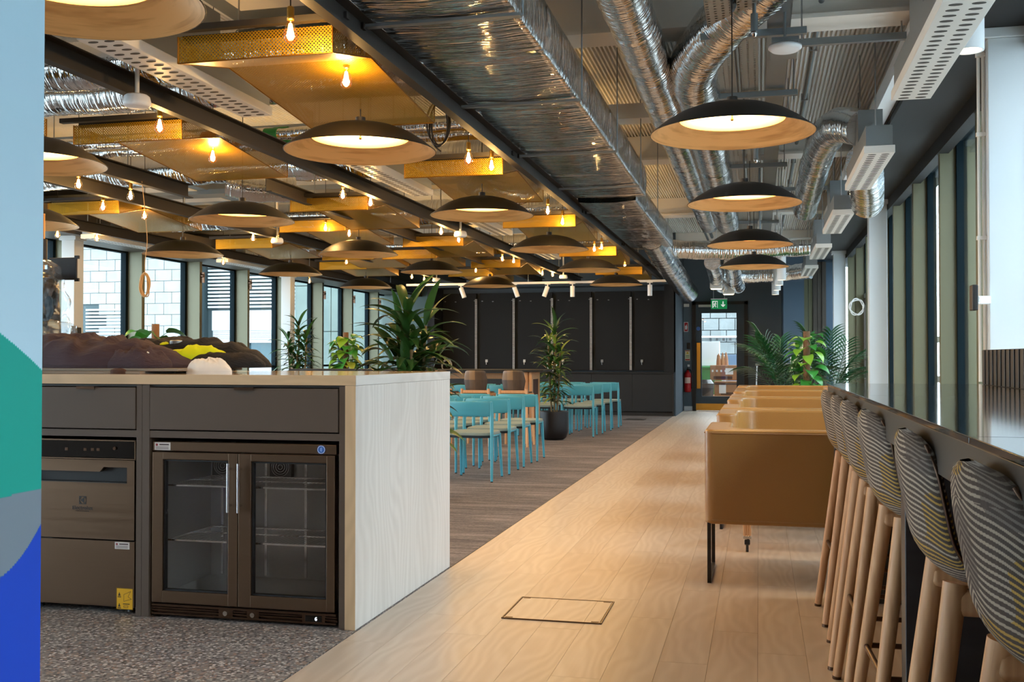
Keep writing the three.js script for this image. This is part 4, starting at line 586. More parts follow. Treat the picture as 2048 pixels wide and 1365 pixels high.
// ---------- bar stools ----------
{
  const prof = new THREE.CatmullRomCurve3([V(0.2, 0.778, 0), V(0.1, 0.77, 0), V(-0.04, 0.758, 0), V(-0.14, 0.765, 0), V(-0.2, 0.815, 0), V(-0.226, 0.91, 0), V(-0.25, 1.05, 0)]);
  const shell = grid(44, 40, (u, v) => {
    const a = u * 2 * PI, c = cos(a), s = sin(a), t = 0.0005 + 0.999 * (v * 0.55 + 0.45 * (1 - cos(PI * v)) / 2), p = prof.getPoint(t), d = prof.getTangent(t), nx = -d.y, ny = d.x;
    const e = t > 0.87 ? Math.pow(Math.max(0, 1 - Math.pow((t - 0.87) / 0.13, 3)), 0.5) : t < 0.12 ? Math.pow(Math.max(0, 1 - Math.pow((0.12 - t) / 0.12, 2.6)), 0.5) : 1, hw = (0.178 - 0.02 * Math.max(0, t - 0.5)) * e;
    const th = 0.024 * Math.sign(s) * Math.pow(Math.abs(s), 0.55) * (0.25 + 0.75 * e), k = Math.min(1, Math.max(0, (t - 0.4) / 0.25)), fwd = k * 0.038 * c * c * e, up = (1 - k) * 0.028 * c * c;
    return [p.x + nx * th + fwd, p.y + ny * th + up, hw * c];
  });
  { const uv = shell.attributes.uv; for (let i = 0; i < uv.count; i++) { const a = uv.getX(i) * 2 * PI; uv.setXY(i, 0.5 + 0.5 * cos(a), uv.getY(i) * 1.1); } }
  const make = (label) => {
    const t = thing('bar_stool', label, 'bar stool', [0, 0, 0], 0);
    const s = add('seat_shell', shell, M.chev, t);
    const pipe = []; for (const sg of [1, -1]) { const q = []; for (let i = 0; i <= 16; i++) { const v = 0.03 + i / 16 * 0.94, p = prof.getPoint(v), e = v > 0.87 ? Math.pow(Math.max(0, 1 - Math.pow((v - 0.87) / 0.13, 2.6)), 0.4) : v < 0.12 ? Math.pow(Math.max(0, 1 - Math.pow((0.12 - v) / 0.12, 2.6)), 0.5) : 1, k = Math.min(1, Math.max(0, (v - 0.4) / 0.25)); q.push([p.x + k * 0.038 * e, p.y + (1 - k) * 0.028, sg * (0.178 - 0.02 * Math.max(0, v - 0.5)) * e * 1.003]); } pipe.push(tube(q, 0.004, 40, 6)); } add('piping', pipe, M.bronze, s);
    const bx0 = (x) => x < 0 ? -0.266 : 0.24;
    for (const [x, z] of [[-1, -1], [-1, 1], [1, -1], [1, 1]]) { const l = add('leg', wuv(rod([x * 0.165, 0.755, z * 0.135], [bx0(x), 0.012, z * 0.2], 0.0235, 0.0165, 16), 1), M.oak, t); add('glide', rod([bx0(x), 0.012, z * 0.2], [bx0(x) * 1.004, 0, z * 0.201], 0.0168, 0.0165, 14), M.bronze, l); }
    add('cross_rail', wuv(mg([bx(0.36, 0.05, 0.045, 0, 0.716, -0.135, 0.015), bx(0.36, 0.05, 0.045, 0, 0.716, 0.135, 0.015), bx(0.05, 0.045, 0.27, 0, 0.716, 0, 0.012)])), M.oak, t);
    const y = 0.32, f = (x, z) => { const k = 1 - y / 0.755; return [x * 0.165 + (bx0(x) - x * 0.165) * k, y, z * (0.135 + 0.065 * k)]; };
    for (const [a, b] of [[[-1, -1], [-1, 1]], [[1, -1], [1, 1]], [[-1, -1], [1, -1]], [[-1, 1], [1, 1]]]) add('foot_rest', rod(f(...a), f(...b), 0.0085, 0.0085, 10), M.bronze, t);
    return t;
  };
  const L = ['nearest striped bar stool, cut by the right edge of the photo', 'second striped bar stool from the camera, in front of the bar leg panel', 'third striped bar stool from the camera at the black bar', 'fourth striped bar stool from the camera at the black bar', 'fifth striped bar stool from the camera, beside the tan sofa', 'farthest striped bar stool, only its back top showing behind another'];
  const W = [1.66, 2.34, 3.2, 3.88, 4.38, 5.06]; let proto = null;
  W.forEach((w, i) => { const o = proto ? copy(proto, [0.545, 0, -w], [0.05, -0.03, 0.04, 0, -0.05, 0.03][i], L[i]) : (proto = make(L[0])); if (o === proto) { o.position.set(0.545, 0, -w); o.rotation.y = 0.05; } });
}
// ---------- tan sofas ----------
{
  const sh = new THREE.Shape(), ow = 0.674, od = 0.335, c = 0.04, iw = 0.57, ib = 0.24, r = 0.17;   // y of the shape points to the back of the chair
  sh.moveTo(-ow, -od + 0.02); sh.lineTo(-ow, od - c); sh.quadraticCurveTo(-ow, od, -ow + c, od); sh.lineTo(ow - c, od); sh.quadraticCurveTo(ow, od, ow, od - c); sh.lineTo(ow, -od + 0.02); sh.quadraticCurveTo(ow - 0.01, -od, ow - 0.05, -od); sh.quadraticCurveTo(iw + 0.01, -od, iw, -od + 0.03);
  sh.lineTo(iw, ib - r); sh.absarc(iw - r, ib - r, r, 0, PI / 2, false); sh.lineTo(-iw + r, ib); sh.absarc(-iw + r, ib - r, r, PI / 2, PI, false); sh.lineTo(-iw, -od + 0.03); sh.quadraticCurveTo(-iw - 0.01, -od, -ow + 0.05, -od); sh.quadraticCurveTo(-ow + 0.01, -od, -ow, -od + 0.02);
  const bodyG = new THREE.ExtrudeGeometry(sh, { depth: 0.47, bevelEnabled: true, bevelSize: 0.016, bevelThickness: 0.016, bevelSegments: 3, curveSegments: 14 }).rotateX(-PI / 2).translate(0, 0.331, 0);   // back ends up at -z
  const make = (label) => {
    const t = thing('tub_sofa', label, 'sofa');
    add('tub_body', bodyG, M.leather, t);
    for (const x of [-0.278, 0.278]) add('seat_cushion', bb(x - 0.275, x + 0.275, 0.335, 0.455, -0.21, 0.33, 0.035), M.leather, t);
    add('seat_base', bb(-0.56, 0.56, 0.317, 0.336, -0.22, 0.31), M.black, t);
    const seam = []; for (const y of [0.336, 0.799]) for (const [a, b] of [[[-0.65, -0.3515], [0.65, -0.3515]]]) seam.push(rod([a[0], y, a[1]], [b[0], y, b[1]], 0.0035, 0.0035, 6)); for (const x of [-0.6905, 0.6905]) seam.push(rod([x, 0.799, -0.31], [x, 0.799, 0.31], 0.0035, 0.0035, 6)); add('piping', seam, M.leather, t);
    for (const x of [-0.667, 0.667]) add('sled_leg', [bx(0.02, 0.318, 0.014, x, 0.161, -0.33), bx(0.02, 0.318, 0.014, x, 0.161, 0.18), bx(0.02, 0.014, 0.524, x, 0.007, -0.075)], M.black, t);
    return t;
  };
  const X = 0.405; const pos = [[5.985, PI, 'nearest tan leather sofa, its flat back towards the camera'], [7.62, 0, 'second tan leather sofa, facing the camera behind the nearest one'], [8.46, PI, 'third tan leather sofa, back to back with the second'], [10.08, 0, 'fourth tan leather sofa in the row, facing the camera'], [10.9, PI, 'fifth tan leather sofa, back to back with the fourth'], [12.4, 0, 'sixth tan leather sofa in the row, facing the camera'], [13.2, PI, 'seventh tan leather sofa, back to back with the sixth'], [14.6, 0, 'farthest tan leather sofa, facing the camera before the palms']];
  let proto = null; pos.forEach(([w, ry, l]) => { const o = proto ? copy(proto, [X, 0, -w], ry, l) : (proto = make(l)); if (o === proto) { o.position.set(X, 0, -w); o.rotation.y = ry; } });
  // low tables on castors between the facing pairs
  const mk = (label) => { const t = thing('low_table', label, 'table');
    add('table_top', wuv(bb(-0.5, 0.5, 0.44, 0.47, -0.26, 0.26, 0.008)), M.oak, t);
    for (const x of [-0.435, 0.435]) for (const z of [-0.2, 0.2]) { const l = add('leg', wuv(mg([bx(0.05, 0.34, 0.05, x, 0.27, z, 0.006), ...[-0.015, 0, 0.015].map((d) => bx(0.006, 0.33, 0.056, x + d, 0.27, z, 0.002))])), M.oak, t); const k = add('castor', [cy(0.022, 0.022, 0.016, 0, 0, 0, 16).rotateZ(PI / 2).translate(x, 0.022, z), bx(0.034, 0.03, 0.03, x, 0.06, z, 0.006)], M.black, l); add('castor_plate', [bx(0.05, 0.02, 0.05, x, 0.092, z, 0.004), rod([x - 0.016, 0.045, z], [x + 0.016, 0.045, z], 0.006, 0.006, 8)], M.chrome, l); }
    return t; };
  const t0 = mk('low oak table on castors between the nearest two tan sofas'); t0.position.set(0.36, 0, -6.81);
  [[9.27, 'second low oak table on castors, between the next pair of tan sofas'], [11.65, 'third low oak table on castors, between tan sofas farther back'], [13.9, 'farthest low oak table on castors between the last tan sofas']].forEach(([w, l]) => copy(t0, [0.36, 0, -w], 0, l));
}
// ---------- turquoise chairs ----------
{
  const make = (label) => {
    const t = thing('turquoise_chair', label, 'chair');   // faces -z, rear legs near z = 0
    const arc = (x) => 0.0 - 0.0 + 0.045 * (1 - Math.pow(x / 0.235, 2)) * 1.0;
    const back = grid(30, 16, (u, v) => { const a = v * 2 * PI, x = (u - 0.5) * 0.5, e = Math.min(1, Math.sqrt(Math.max(0, 1 - Math.pow(Math.abs(u - 0.5) * 2, 14)))), h = 0.075 * e, y = 0.705 + h * Math.sign(sin(a)) * Math.pow(Math.abs(sin(a)), 0.5), z = arc(x) + 0.011 * cos(a) * e - (y - 0.7) * -0.12; return [x, y, z]; });
    add('backrest', back, M.teal, t);
    add('backrest_end', [[-1], [1]].map(([s]) => { const q = rod([s * 0.24, 0.64, 0.0], [s * 0.236, 0.775, 0.012], 0.019, 0.014, 12); return q; }), M.teal, t);
    for (const s of [-1, 1]) { add('rear_leg', rod([s * 0.245, 0.008, 0.02], [s * 0.24, 0.66, 0.0], 0.0125, 0.019, 12), M.teal, t); add('front_leg', rod([s * 0.215, 0.008, -0.47], [s * 0.2, 0.445, -0.42], 0.0125, 0.019, 12), M.teal, t); }
    for (const [x, z] of [[-0.245, 0.02], [0.245, 0.02], [-0.215, -0.47], [0.215, -0.47]]) add('foot_cap', cy(0.013, 0.012, 0.01, x, 0.005, z, 10), M.black, t);
    const seat = ext(rrect(-0.225, 0.225, -0.235, 0.215, 0.12, 8), 0.016, 0.008).rotateX(-PI / 2).translate(0, 0.452, -0.22); add('seat_pad', seat, M.tealSeat, t);
    add('seat_frame', ext(rrect(-0.215, 0.215, -0.225, 0.2, 0.11, 8), 0.02, 0.004).rotateX(-PI / 2).translate(0, 0.425, -0.22), M.tealUnder, t);
    add('side_rail', [-1, 1].map((s) => rod([s * 0.24, 0.44, 0.0], [s * 0.2, 0.435, -0.42], 0.012, 0.012, 8)), M.teal, t);
    return t;
  };
  let proto = null; const put = (x, w, ry, l) => { if (!proto) { proto = make(l); proto.position.set(x, 0, -w); proto.rotation.y = ry; } else copy(proto, [x, 0, -w], ry, l); };
  const row = ['front', 'second', 'third', 'fourth'], colN = ['first', 'second', 'third', 'fourth', 'fifth'];
  [9.73, 10.4, 11.13, 11.78].forEach((w, i) => [-2.75, -3.32].forEach((x, k) => put(x + (i % 2) * 0.012, w, 0.02 * ((i * 3 + k) % 3 - 1), `turquoise chair, ${row[i]} row of the nearer block, ${k ? 'half hidden by the counter' : 'seat by the walkway'}`)));
  [15.58, 16.32, 17.05, 17.8].forEach((w, i) => [-2.68, -3.26, -3.84, -4.42, -5.0].forEach((x, k) => { if (k > 2 && i > 1) return; put(x + i * 0.03, w, 0.02 * ((i + k * 2) % 3 - 1), `turquoise chair, ${row[i]} row of the farther block, ${colN[k]} seat from the walkway`); }));
}
// ---------- high table with plywood stools ----------
{
  const t = thing('high_table', 'long dark topped high table with oak end legs behind the turquoise chairs', 'table');
  add('table_top', bb(-6.7, -2.9, 1.0, 1.035, -14.72, -14.06, 0.006), M.cabinet, t);
  for (const [x, s] of [[-3.16, 1], [-6.45, -1]]) { for (const z of [-14.16, -14.62]) add('leg', wuv(rod([x - 0.02, 0.001, z], [x, 1.0, z], 0.036, 0.042, 16)), M.oak, t); add('end_frame', wuv(mg([bb(x + 0.05, x + 0.09, 0.1, 1.0, -14.66, -14.58), bb(x + 0.05, x + 0.09, 0.1, 1.0, -14.2, -14.12), bb(x + 0.05, x + 0.09, 0.9, 1.0, -14.58, -14.2)])), M.oak, t); add('end_panel', bb(x + 0.06, x + 0.08, 0.12, 0.9, -14.58, -14.2), M.cardDark, t); }
  add('beam', wuv(bb(-6.4, -3.12, 0.9, 0.98, -14.42, -14.36)), M.oak, t);
  const mk = (l) => { const s = thing('plywood_stool', l, 'bar stool');
    const back = grid(14, 20, (u, v) => { const a = v * 2 * PI, x = (u - 0.5) * 0.33, e = Math.sqrt(Math.max(0, 1 - Math.pow(Math.abs(u - 0.5) * 2, 10))), y = 0.885 + 0.142 * e * Math.sign(sin(a)) * Math.pow(Math.abs(sin(a)), 0.35); return [x, y, 0.04 * (1 - Math.pow(x / 0.17, 2)) + 0.007 * cos(a) * e + (y - 0.9) * 0.12]; }); { const uv = back.attributes.uv, p = back.attributes.position; for (let i = 0; i < uv.count; i++) uv.setXY(i, p.getX(i) / 0.33 + 0.5, (p.getY(i) - 0.74) / 0.29); } add('backrest', back, M.ply, s);
    add('seat', bb(-0.18, 0.18, 0.715, 0.735, -0.36, 0.02, 0.008), M.ply, s);
    for (const x of [-1, 1]) for (const z of [0.03, -0.34]) add('leg', wuv(rod([x * 0.2, 0.001, z + (z > 0 ? 0.03 : -0.03)], [x * 0.185, z > 0 ? 0.78 : 0.71, z], 0.016, 0.02, 10)), M.oak, s);
    add('frame', wuv(mg([bx(0.4, 0.04, 0.025, 0, 0.74, 0.03, 0.004), bx(0.37, 0.03, 0.022, 0, 0.7, -0.34, 0.004), bx(0.4, 0.025, 0.022, 0, 0.3, -0.35), bx(0.022, 0.03, 0.37, -0.19, 0.7, -0.155), bx(0.022, 0.03, 0.37, 0.19, 0.7, -0.155)])), M.oak, s); return s; };
  const a = mk('plywood backed stool at the high table, nearest the oak end leg'); a.position.set(-3.22, 0, -13.66);
  copy(a, [-3.75, 0, -13.66], 0.03, 'plywood backed stool at the high table, second from the oak end leg'); copy(a, [-4.28, 0, -13.66], -0.02, 'plywood backed stool at the high table, mostly hidden by the counter end');
}
// ---------- media wall fittings ----------
{
  const c = thing('media_cabinet', 'long low charcoal cabinet along the foot of the black media wall', 'cabinet');
  add('carcass', bb(-6.83, -1.73, 0.08, 0.87, -22.24, -21.56), M.cabinet, c); add('cabinet_top', bb(-6.84, -1.702, 0.872, 0.9, -22.24, -21.5, 0.004), M.cabinet, c); add('plinth', bb(-6.8, -1.72, 0.001, 0.08, -22.2, -21.6), M.black, c);
  for (let k = 0; k < 6; k++) add('door', bb(-6.82 + k * 0.853, -5.972 + k * 0.853, 0.09, 0.865, -21.56, -21.535, 0.003), M.cabinet, c);
  add('side_cheek', bb(-1.728, -1.702, 0.001, 0.871, -22.24, -21.5), M.black, c);
  struct('wall_media_cheek', [bb(-7.02, -6.86, 0, 2.72, -22.25, -21.58), bb(-1.9, -1.67, 0.9, 2.72, -22.25, -21.58)], M.screen);
  const P = ['leftmost black panel of the media wall, behind the big dracaena', 'second black panel of the media wall from the left', 'third black panel of the media wall from the left', 'fourth black panel of the media wall from the left, behind the potted dracaena', 'fifth black panel of the media wall from the left', 'rightmost black panel of the media wall, nearest the exit'];
  for (let k = 0; k < 6; k++) { const x = -6.86 + k * 0.853, t = thing('wall_panel', P[k], 'panel', [0, 0, 0]); add('panel_face', bb(x + 0.02, x + 0.79, 0.93, 2.62, -22.25, -22.15 + 0.004 * (k % 2), 0.004), M.screen, t); add('cable_outlet', [bb(x + 0.15, x + 0.2, 1.1, 1.16, -22.152, -22.12, 0.004), rod([x + 0.17, 1.13, -22.12], [x + 0.175, 1.05, -22.11], 0.008, 0.008, 6)], k < 4 ? M.paper : M.galv, t); for (const [a, b] of [[0.06, 2.44], [0.3, 2.43], [0.74, 2.45]]) add('fixing_clip', bb(x + a, x + a + 0.03, b, b + 0.015, -22.15, -22.13), M.galv, t); }
  const R = ['first', 'second', 'third', 'fourth', 'fifth'];
  const slotG = new THREE.BoxGeometry(0.015, 0.02, 0.004);
  for (let k = 0; k < 5; k++) { const x = -6.05 + k * 0.853 - 0.02, t = thing('mounting_rail', `${R[k]} slotted screen mounting rail from the left on the black media wall`, 'mounting rail', [x, 0, -22.12]); add('channel', bb(-0.03, 0.03, 0.93, 2.5, -0.03, 0, 0.002), M.black, t); const s = []; for (let i = 0; i < 52; i++) for (const dx of [-0.013, 0.013]) s.push(slotG.clone().translate(dx, 0.95 + i * 0.03, 0.001)); const m = add('slots', s, M.offwhite, t); m.userData.kind = 'stuff'; }
  const coil = (l, x, y, z, r) => { const p = []; for (let i = 0; i <= 60; i++) { const a = i / 60 * PI * 6, k = 1 + 0.12 * sin(i * 0.8); p.push([r * k * cos(a), r * 1.2 * k * sin(a), 0.01 * sin(i * 0.5)]); } const m = add('cable_coil', tube(p, 0.009, 200, 6), M.white); m.position.set(x, y, z); tag(m, l, 'cable'); };
  coil('white cable coil on the media cabinet behind the potted dracaena', -4.35, 1.04, -22.05, 0.1); coil('white cable loop behind the big dracaena on the media cabinet', -6.72, 1.02, -22.05, 0.11); coil('white cable loop hanging by the dark opening window at right', 1.5, 2.0, -17.2, 0.1);
}
// ---------- exit signs, extinguisher, notices ----------
{
  const t = thing('exit_sign', 'green exit sign with a running man and a down arrow above the door', 'sign', [-0.86, 2.28, -23.5]);
  add('sign_panel', bb(-0.175, 0.175, 0, 0.21, -0.012, 0, 0.004), M.greenSign, t); add('sign_housing', [bb(-0.18, 0.18, 0.21, 0.235, -0.04, 0.02, 0.004), rod([-0.12, 0.235, -0.01], [-0.12, 1.49, -0.01], 0.004, 0.004, 6), rod([0.12, 0.235, -0.01], [0.12, 1.49, -0.01], 0.004, 0.004, 6)], M.white, t);
  const P = (pts) => ext(pts, 0.002).translate(0, 0, 0.0005);
  add('pictogram', [P([[-0.145, 0.03], [-0.125, 0.03], [-0.125, 0.17], [-0.145, 0.17]]), P([[-0.145, 0.165], [-0.03, 0.165], [-0.03, 0.18], [-0.145, 0.18]]), P([[-0.04, 0.03], [-0.03, 0.03], [-0.03, 0.17], [-0.04, 0.17]]), new THREE.CylinderGeometry(0.012, 0.012, 0.002, 16).rotateX(PI / 2).translate(-0.078, 0.146, 0.0015), P([[-0.1, 0.128], [-0.075, 0.134], [-0.066, 0.12], [-0.05, 0.112], [-0.054, 0.104], [-0.074, 0.11], [-0.082, 0.086], [-0.064, 0.07], [-0.068, 0.04], [-0.08, 0.04], [-0.08, 0.062], [-0.098, 0.076], [-0.104, 0.058], [-0.122, 0.05], [-0.126, 0.06], [-0.112, 0.068], [-0.1, 0.105], [-0.112, 0.098], [-0.12, 0.108]]), P([[0.078, 0.17], [0.1, 0.17], [0.1, 0.085], [0.126, 0.108], [0.138, 0.094], [0.089, 0.045], [0.04, 0.094], [0.052, 0.108], [0.078, 0.085]])], M.signWhite, t);
  const e = thing('fire_extinguisher', 'red fire extinguisher on the dark wall left of the exit door', 'extinguisher', [-1.57, 0.42, -23.8]);
  add('cylinder', lathe([[0.0001, 0], [0.06, 0.004], [0.078, 0.02], [0.08, 0.05], [0.08, 0.38], [0.07, 0.43], [0.04, 0.465], [0.026, 0.475], [0.026, 0.5], [0.0001, 0.5]], 28), M.red, e); add('valve', [cy(0.02, 0.024, 0.04, 0, 0.52, 0, 14), bx(0.02, 0.016, 0.12, 0, 0.555, 0.03, 0.004), bx(0.018, 0.014, 0.1, 0, 0.53, 0.04, 0.004)], M.black, e); add('hose', tube([[0, 0.52, 0.02], [0.07, 0.5, 0.05], [0.1, 0.38, 0.04], [0.095, 0.2, 0.03], [0.09, 0.08, 0.03]], 0.011, 30, 8), M.black, e); add('instruction_label', new THREE.CylinderGeometry(0.081, 0.081, 0.13, 20, 1, true, -0.9, 1.8).translate(0, 0.27, 0), mat('#e9c9bd', 0.6), e); add('wall_bracket', bx(0.06, 0.2, 0.03, 0, 0.4, -0.086, 0.004), M.black, e);
  const sg = (n, l, w, h, x, y, m, zz = -23.894) => { const s = thing(n, l, 'sign', [x, y, zz]); add('sign_plate', bx(w, h, 0.006, 0, 0, 0, 0.002), m, s); return s; };
  const r = sg('fire_notice', 'small red and white fire notice high beside the media wall', 0.1, 0.22, -1.61, 1.9, M.red); add('symbol', [bx(0.012, 0.2, 0.002, -0.044, 0, 0.004), bx(0.012, 0.2, 0.002, 0.044, 0, 0.004), bx(0.1, 0.012, 0.002, 0, 0.104, 0.004), bx(0.1, 0.012, 0.002, 0, -0.104, 0.004), ext([[-0.02, -0.06], [0.018, -0.06], [0.026, 0.0], [0.01, 0.06], [-0.006, 0.02], [-0.024, 0.03]], 0.002).translate(0, 0, 0.003)], M.white, r);
  const i = sg('extinguisher_notice', 'cream extinguisher instruction notice above the red fire extinguisher', 0.11, 0.24, -1.58, 1.25, mat('#e8ddb8', 0.6)); add('printed_band', [bx(0.1, 0.03, 0.002, 0, -0.095, 0.004), bx(0.1, 0.016, 0.002, 0, 0.105, 0.004)], M.red, i); add('printed_text', [bx(0.08, 0.01, 0.002, 0, -0.05, 0.004), bx(0.08, 0.01, 0.002, 0, -0.02, 0.004), bx(0.08, 0.01, 0.002, 0, 0.0, 0.004)], M.green, i); add('symbol', ext([[-0.03, 0.04], [0.03, 0.04], [0, 0.09]], 0.002).translate(0, 0, 0.003), M.yellow, i);
  sg('alarm_call_plate', 'small white plate high on the dark wall left of the door', 0.12, 0.07, -1.6, 2.39, M.offwhite); sg('card_reader', 'small black card reader on the dark wall left of the door', 0.08, 0.14, -1.555, 1.47, M.blackGloss, -23.885); sg('light_switch', 'tiny white switch above the red fire extinguisher', 0.05, 0.05, -1.555, 1.02, M.white);
}
// ---------- things seen through the door ----------
{
  const box = (l, x0, x1, y0, y1, w, m) => { const t = thing('cardboard_box', l, 'box', [0, 0, 0]); add('carton', bb(x0, x1, y0, y1, -w - 0.4, -w, 0.006), m, t); return t; };
  const b = box('lower cardboard box with a white label behind the exit door', -1.03, -0.35, 0.3, 0.645, 25.0, M.card); add('label', bb(-0.92, -0.76, 0.36, 0.56, -25, -24.995), M.paper, b); add('hand_slot', [bb(-0.88, -0.4, 0.325, 0.385, -25, -24.996)], M.cardDark, b);
  add('tape', bb(-1.03, -0.35, 0.565, 0.6, -25, -24.996), M.cardDark, b);
  const a = box('upper cardboard box with white squares behind the exit door', -1.14, -0.5, 0.66, 1.02, 25.3, M.card); add('printed_square', [0, 1, 2, 3, 4].map((k) => bb(-1.1 + k * 0.1, -1.06 + k * 0.1, 0.86, 0.91, -25.3, -25.296)), M.paper, a); add('label', bb(-0.78, -0.6, 0.8, 0.95, -25.3, -25.295), M.paper, a); add('hand_slot', bb(-1.06, -0.62, 0.69, 0.76, -25.3, -25.296), M.cardDark, a);
  const p = thing('wooden_pallet', 'low pallet carrying the cardboard boxes behind the exit door', 'pallet'); for (let k = 0; k < 5; k++) add('slat', bb(-1.3, -0.2, 0.2, 0.3, -25.9 + k * 0.22, -25.74 + k * 0.22), M.card, p); add('bearer', [bb(-1.3, -1.2, 0, 0.2, -25.9, -24.9), bb(-0.3, -0.2, 0, 0.2, -25.9, -24.9)], M.card, p);
  const w = box('big white box with a row of dark squares behind the exit door', -1.5, -0.95, 1.0, 1.6, 26.2, M.paper); add('printed_square', [0, 1, 2, 3, 4].map((k) => bb(-1.2 + k * 0.16, -1.14 + k * 0.16, 1.62, 1.69, -26.25, -26.2)), M.galv, w);
  const g = thing('green_crate', 'dark green crate stacked below the white box behind the exit door', 'crate'); add('crate_shell', bb(-1.5, -0.9, 0.3, 0.99, -26.7, -26.1, 0.01), M.green, g); add('rim', bb(-1.53, -0.87, 0.93, 0.985, -26.72, -26.08, 0.01), M.green, g); add('crate_base', bb(-1.45, -0.95, 0, 0.3, -26.65, -26.15), M.black, g);
  const bl = thing('blue_board', 'blue grey board leaning behind the boxes beyond the door', 'board'); add('panel', bb(-0.78, -0.4, 0, 1.28, -26.5, -26.4, 0.004), mat('#6f86a0', 0.6), bl); add('edge', bb(-0.4, -0.38, 0, 1.3, -26.52, -26.38), M.white, bl);
  const pb = thing('paper_bags', 'brown paper sacks standing on the upper box beyond the door', 'bags'); for (let k = 0; k < 3; k++) add('sack', blob(-0.95 + k * 0.09, -25.6 - 0.03 * k, 1.02, 0.06, 0.05, 0.32, 301 + k, 1.5), M.card, pb);
  const bn = thing('black_bin', 'black bin with a lid at the left of the door opening', 'bin', [-1.22, 0, -24.75]); add('bin_body', new THREE.CylinderGeometry(0.2, 0.15, 0.6, 24).translate(0, 0.301, 0), M.black, bn); add('lid', new THREE.CylinderGeometry(0.14, 0.215, 0.09, 24).translate(0, 0.645, 0), M.blackGloss, bn);
  const pr = thing('white_pipe_rail', 'white handrail on the landing wall beyond the exit door', 'railing'); add('rail_bar', bb(-3, 1.2, 1.75, 1.8, -28.98, -28.93), M.white, pr); add('post', [bb(-2, -1.95, 1.0, 1.75, -29.01, -28.95), bb(0.6, 0.65, 1.0, 1.75, -29.01, -28.95)], M.white, pr);
}
// ---------- small things on the floor, column and right side ----------
{
  const h = thing('floor_hatch', 'square floor box lid set into the oak planks in front', 'floor hatch', [-0.926, 0, -4.876]);
  add('lid_panel', [wuv(bb(-0.222, -0.04, 0.0005, 0.004, -0.205, 0.205), 1, 0), wuv(bb(-0.0385, 0.15, 0.0005, 0.004, -0.205, 0.205), 1, 0, 0.4, 0.3), wuv(bb(0.1515, 0.222, 0.0005, 0.004, -0.205, 0.205), 1, 0, 0.7, 0.1)], M.planks[2], h);
  add('lid_frame', [bb(-0.232, 0.232, 0.0002, 0.0055, -0.215, -0.209), bb(-0.232, 0.232, 0.0002, 0.0055, 0.209, 0.215), bb(-0.232, -0.226, 0.0002, 0.0055, -0.215, 0.215), bb(0.226, 0.232, 0.0002, 0.0055, -0.215, 0.215)], M.bronze, h);
  add('corner_tab', [[-0.2, -0.195], [0.2, -0.195], [-0.2, 0.195], [0.2, 0.195]].map(([x, z]) => bx(0.035, 0.0015, 0.012, x, 0.0048, z)), M.bronze, h);
  const f = thing('floor_hatch', 'dark floor box slot in the carpet before the media cabinet', 'floor hatch', [-2.35, 0, -20.2]); add('lid_panel', bb(-0.2, 0.2, 0.0005, 0.006, -0.2, 0.2, 0.001), M.taupeDark, f); add('cable_slot', bb(-0.15, 0.15, 0.006, 0.009, -0.03, 0.03), M.black, f);
  const c = thing('conduit', 'pair of pale conduits down the left face of the nearest white column', 'conduit'); for (const x of [1.345, 1.372]) add('pipe', rod([x, 1.05, -7.0], [x, 3.24, -7.0], 0.01, 0.01, 10), M.offwhite, c); for (const y of [1.95, 2.6, 3.1]) add('saddle', bb(1.33, 1.386, y - 0.012, y + 0.012, -7.015, -6.985), M.offwhite, c);
  const d = thing('access_reader', 'black access reader on a white arm beside the nearest white column', 'reader', [1.27, 1.56, -6.75]); add('reader_case', bb(-0.022, 0.012, -0.075, 0.08, -0.06, 0.04, 0.008), M.black, d); add('mounting_arm', [bb(0.012, 0.115, -0.03, 0.02, -0.18, -0.12, 0.006), rod([0.012, 0, -0.02], [0.05, 0, -0.15], 0.018, 0.018, 10)], M.white, d);
  const b = thing('door_entry_box', 'black entry box fixed to the white column at the left windows', 'control box', [-9.0, 1.5, -12.3]); add('case', bb(0, 0.07, -0.11, 0.11, -0.06, 0.06, 0.008), M.black, b); add('backplate', bb(-0.02, 0, -0.13, 0.13, -0.08, 0.08), M.steel, b);
  const k = thing('console_cabinet', 'dark console cabinet with a pale top behind the palms', 'cabinet', [0, 0, 0]); add('carcass', bb(-0.02, 0.85, 0.1, 1.06, -19.0, -18.4, 0.004), M.cabinet, k); add('cabinet_top', bb(-0.06, 0.88, 1.06, 1.1, -19.03, -18.37, 0.004), M.galv, k); add('leg', [[-0.05, -18.4], [0.84, -18.4], [-0.05, -18.98], [0.84, -18.98]].map(([x, z]) => rod([x - 0.02, 0.001, z], [x + 0.02, 1.06, z], 0.012, 0.012, 8)), M.steel, k);
  const bk = thing('paper_stack', 'small stack of pale cards on the console cabinet', 'paper', [0.55, 1.1, -18.6]); for (let q = 0; q < 4; q++) add('card', bx(0.05, 0.11, 0.02, q * 0.052, 0.056, 0, 0.002), M.paper, bk);
}
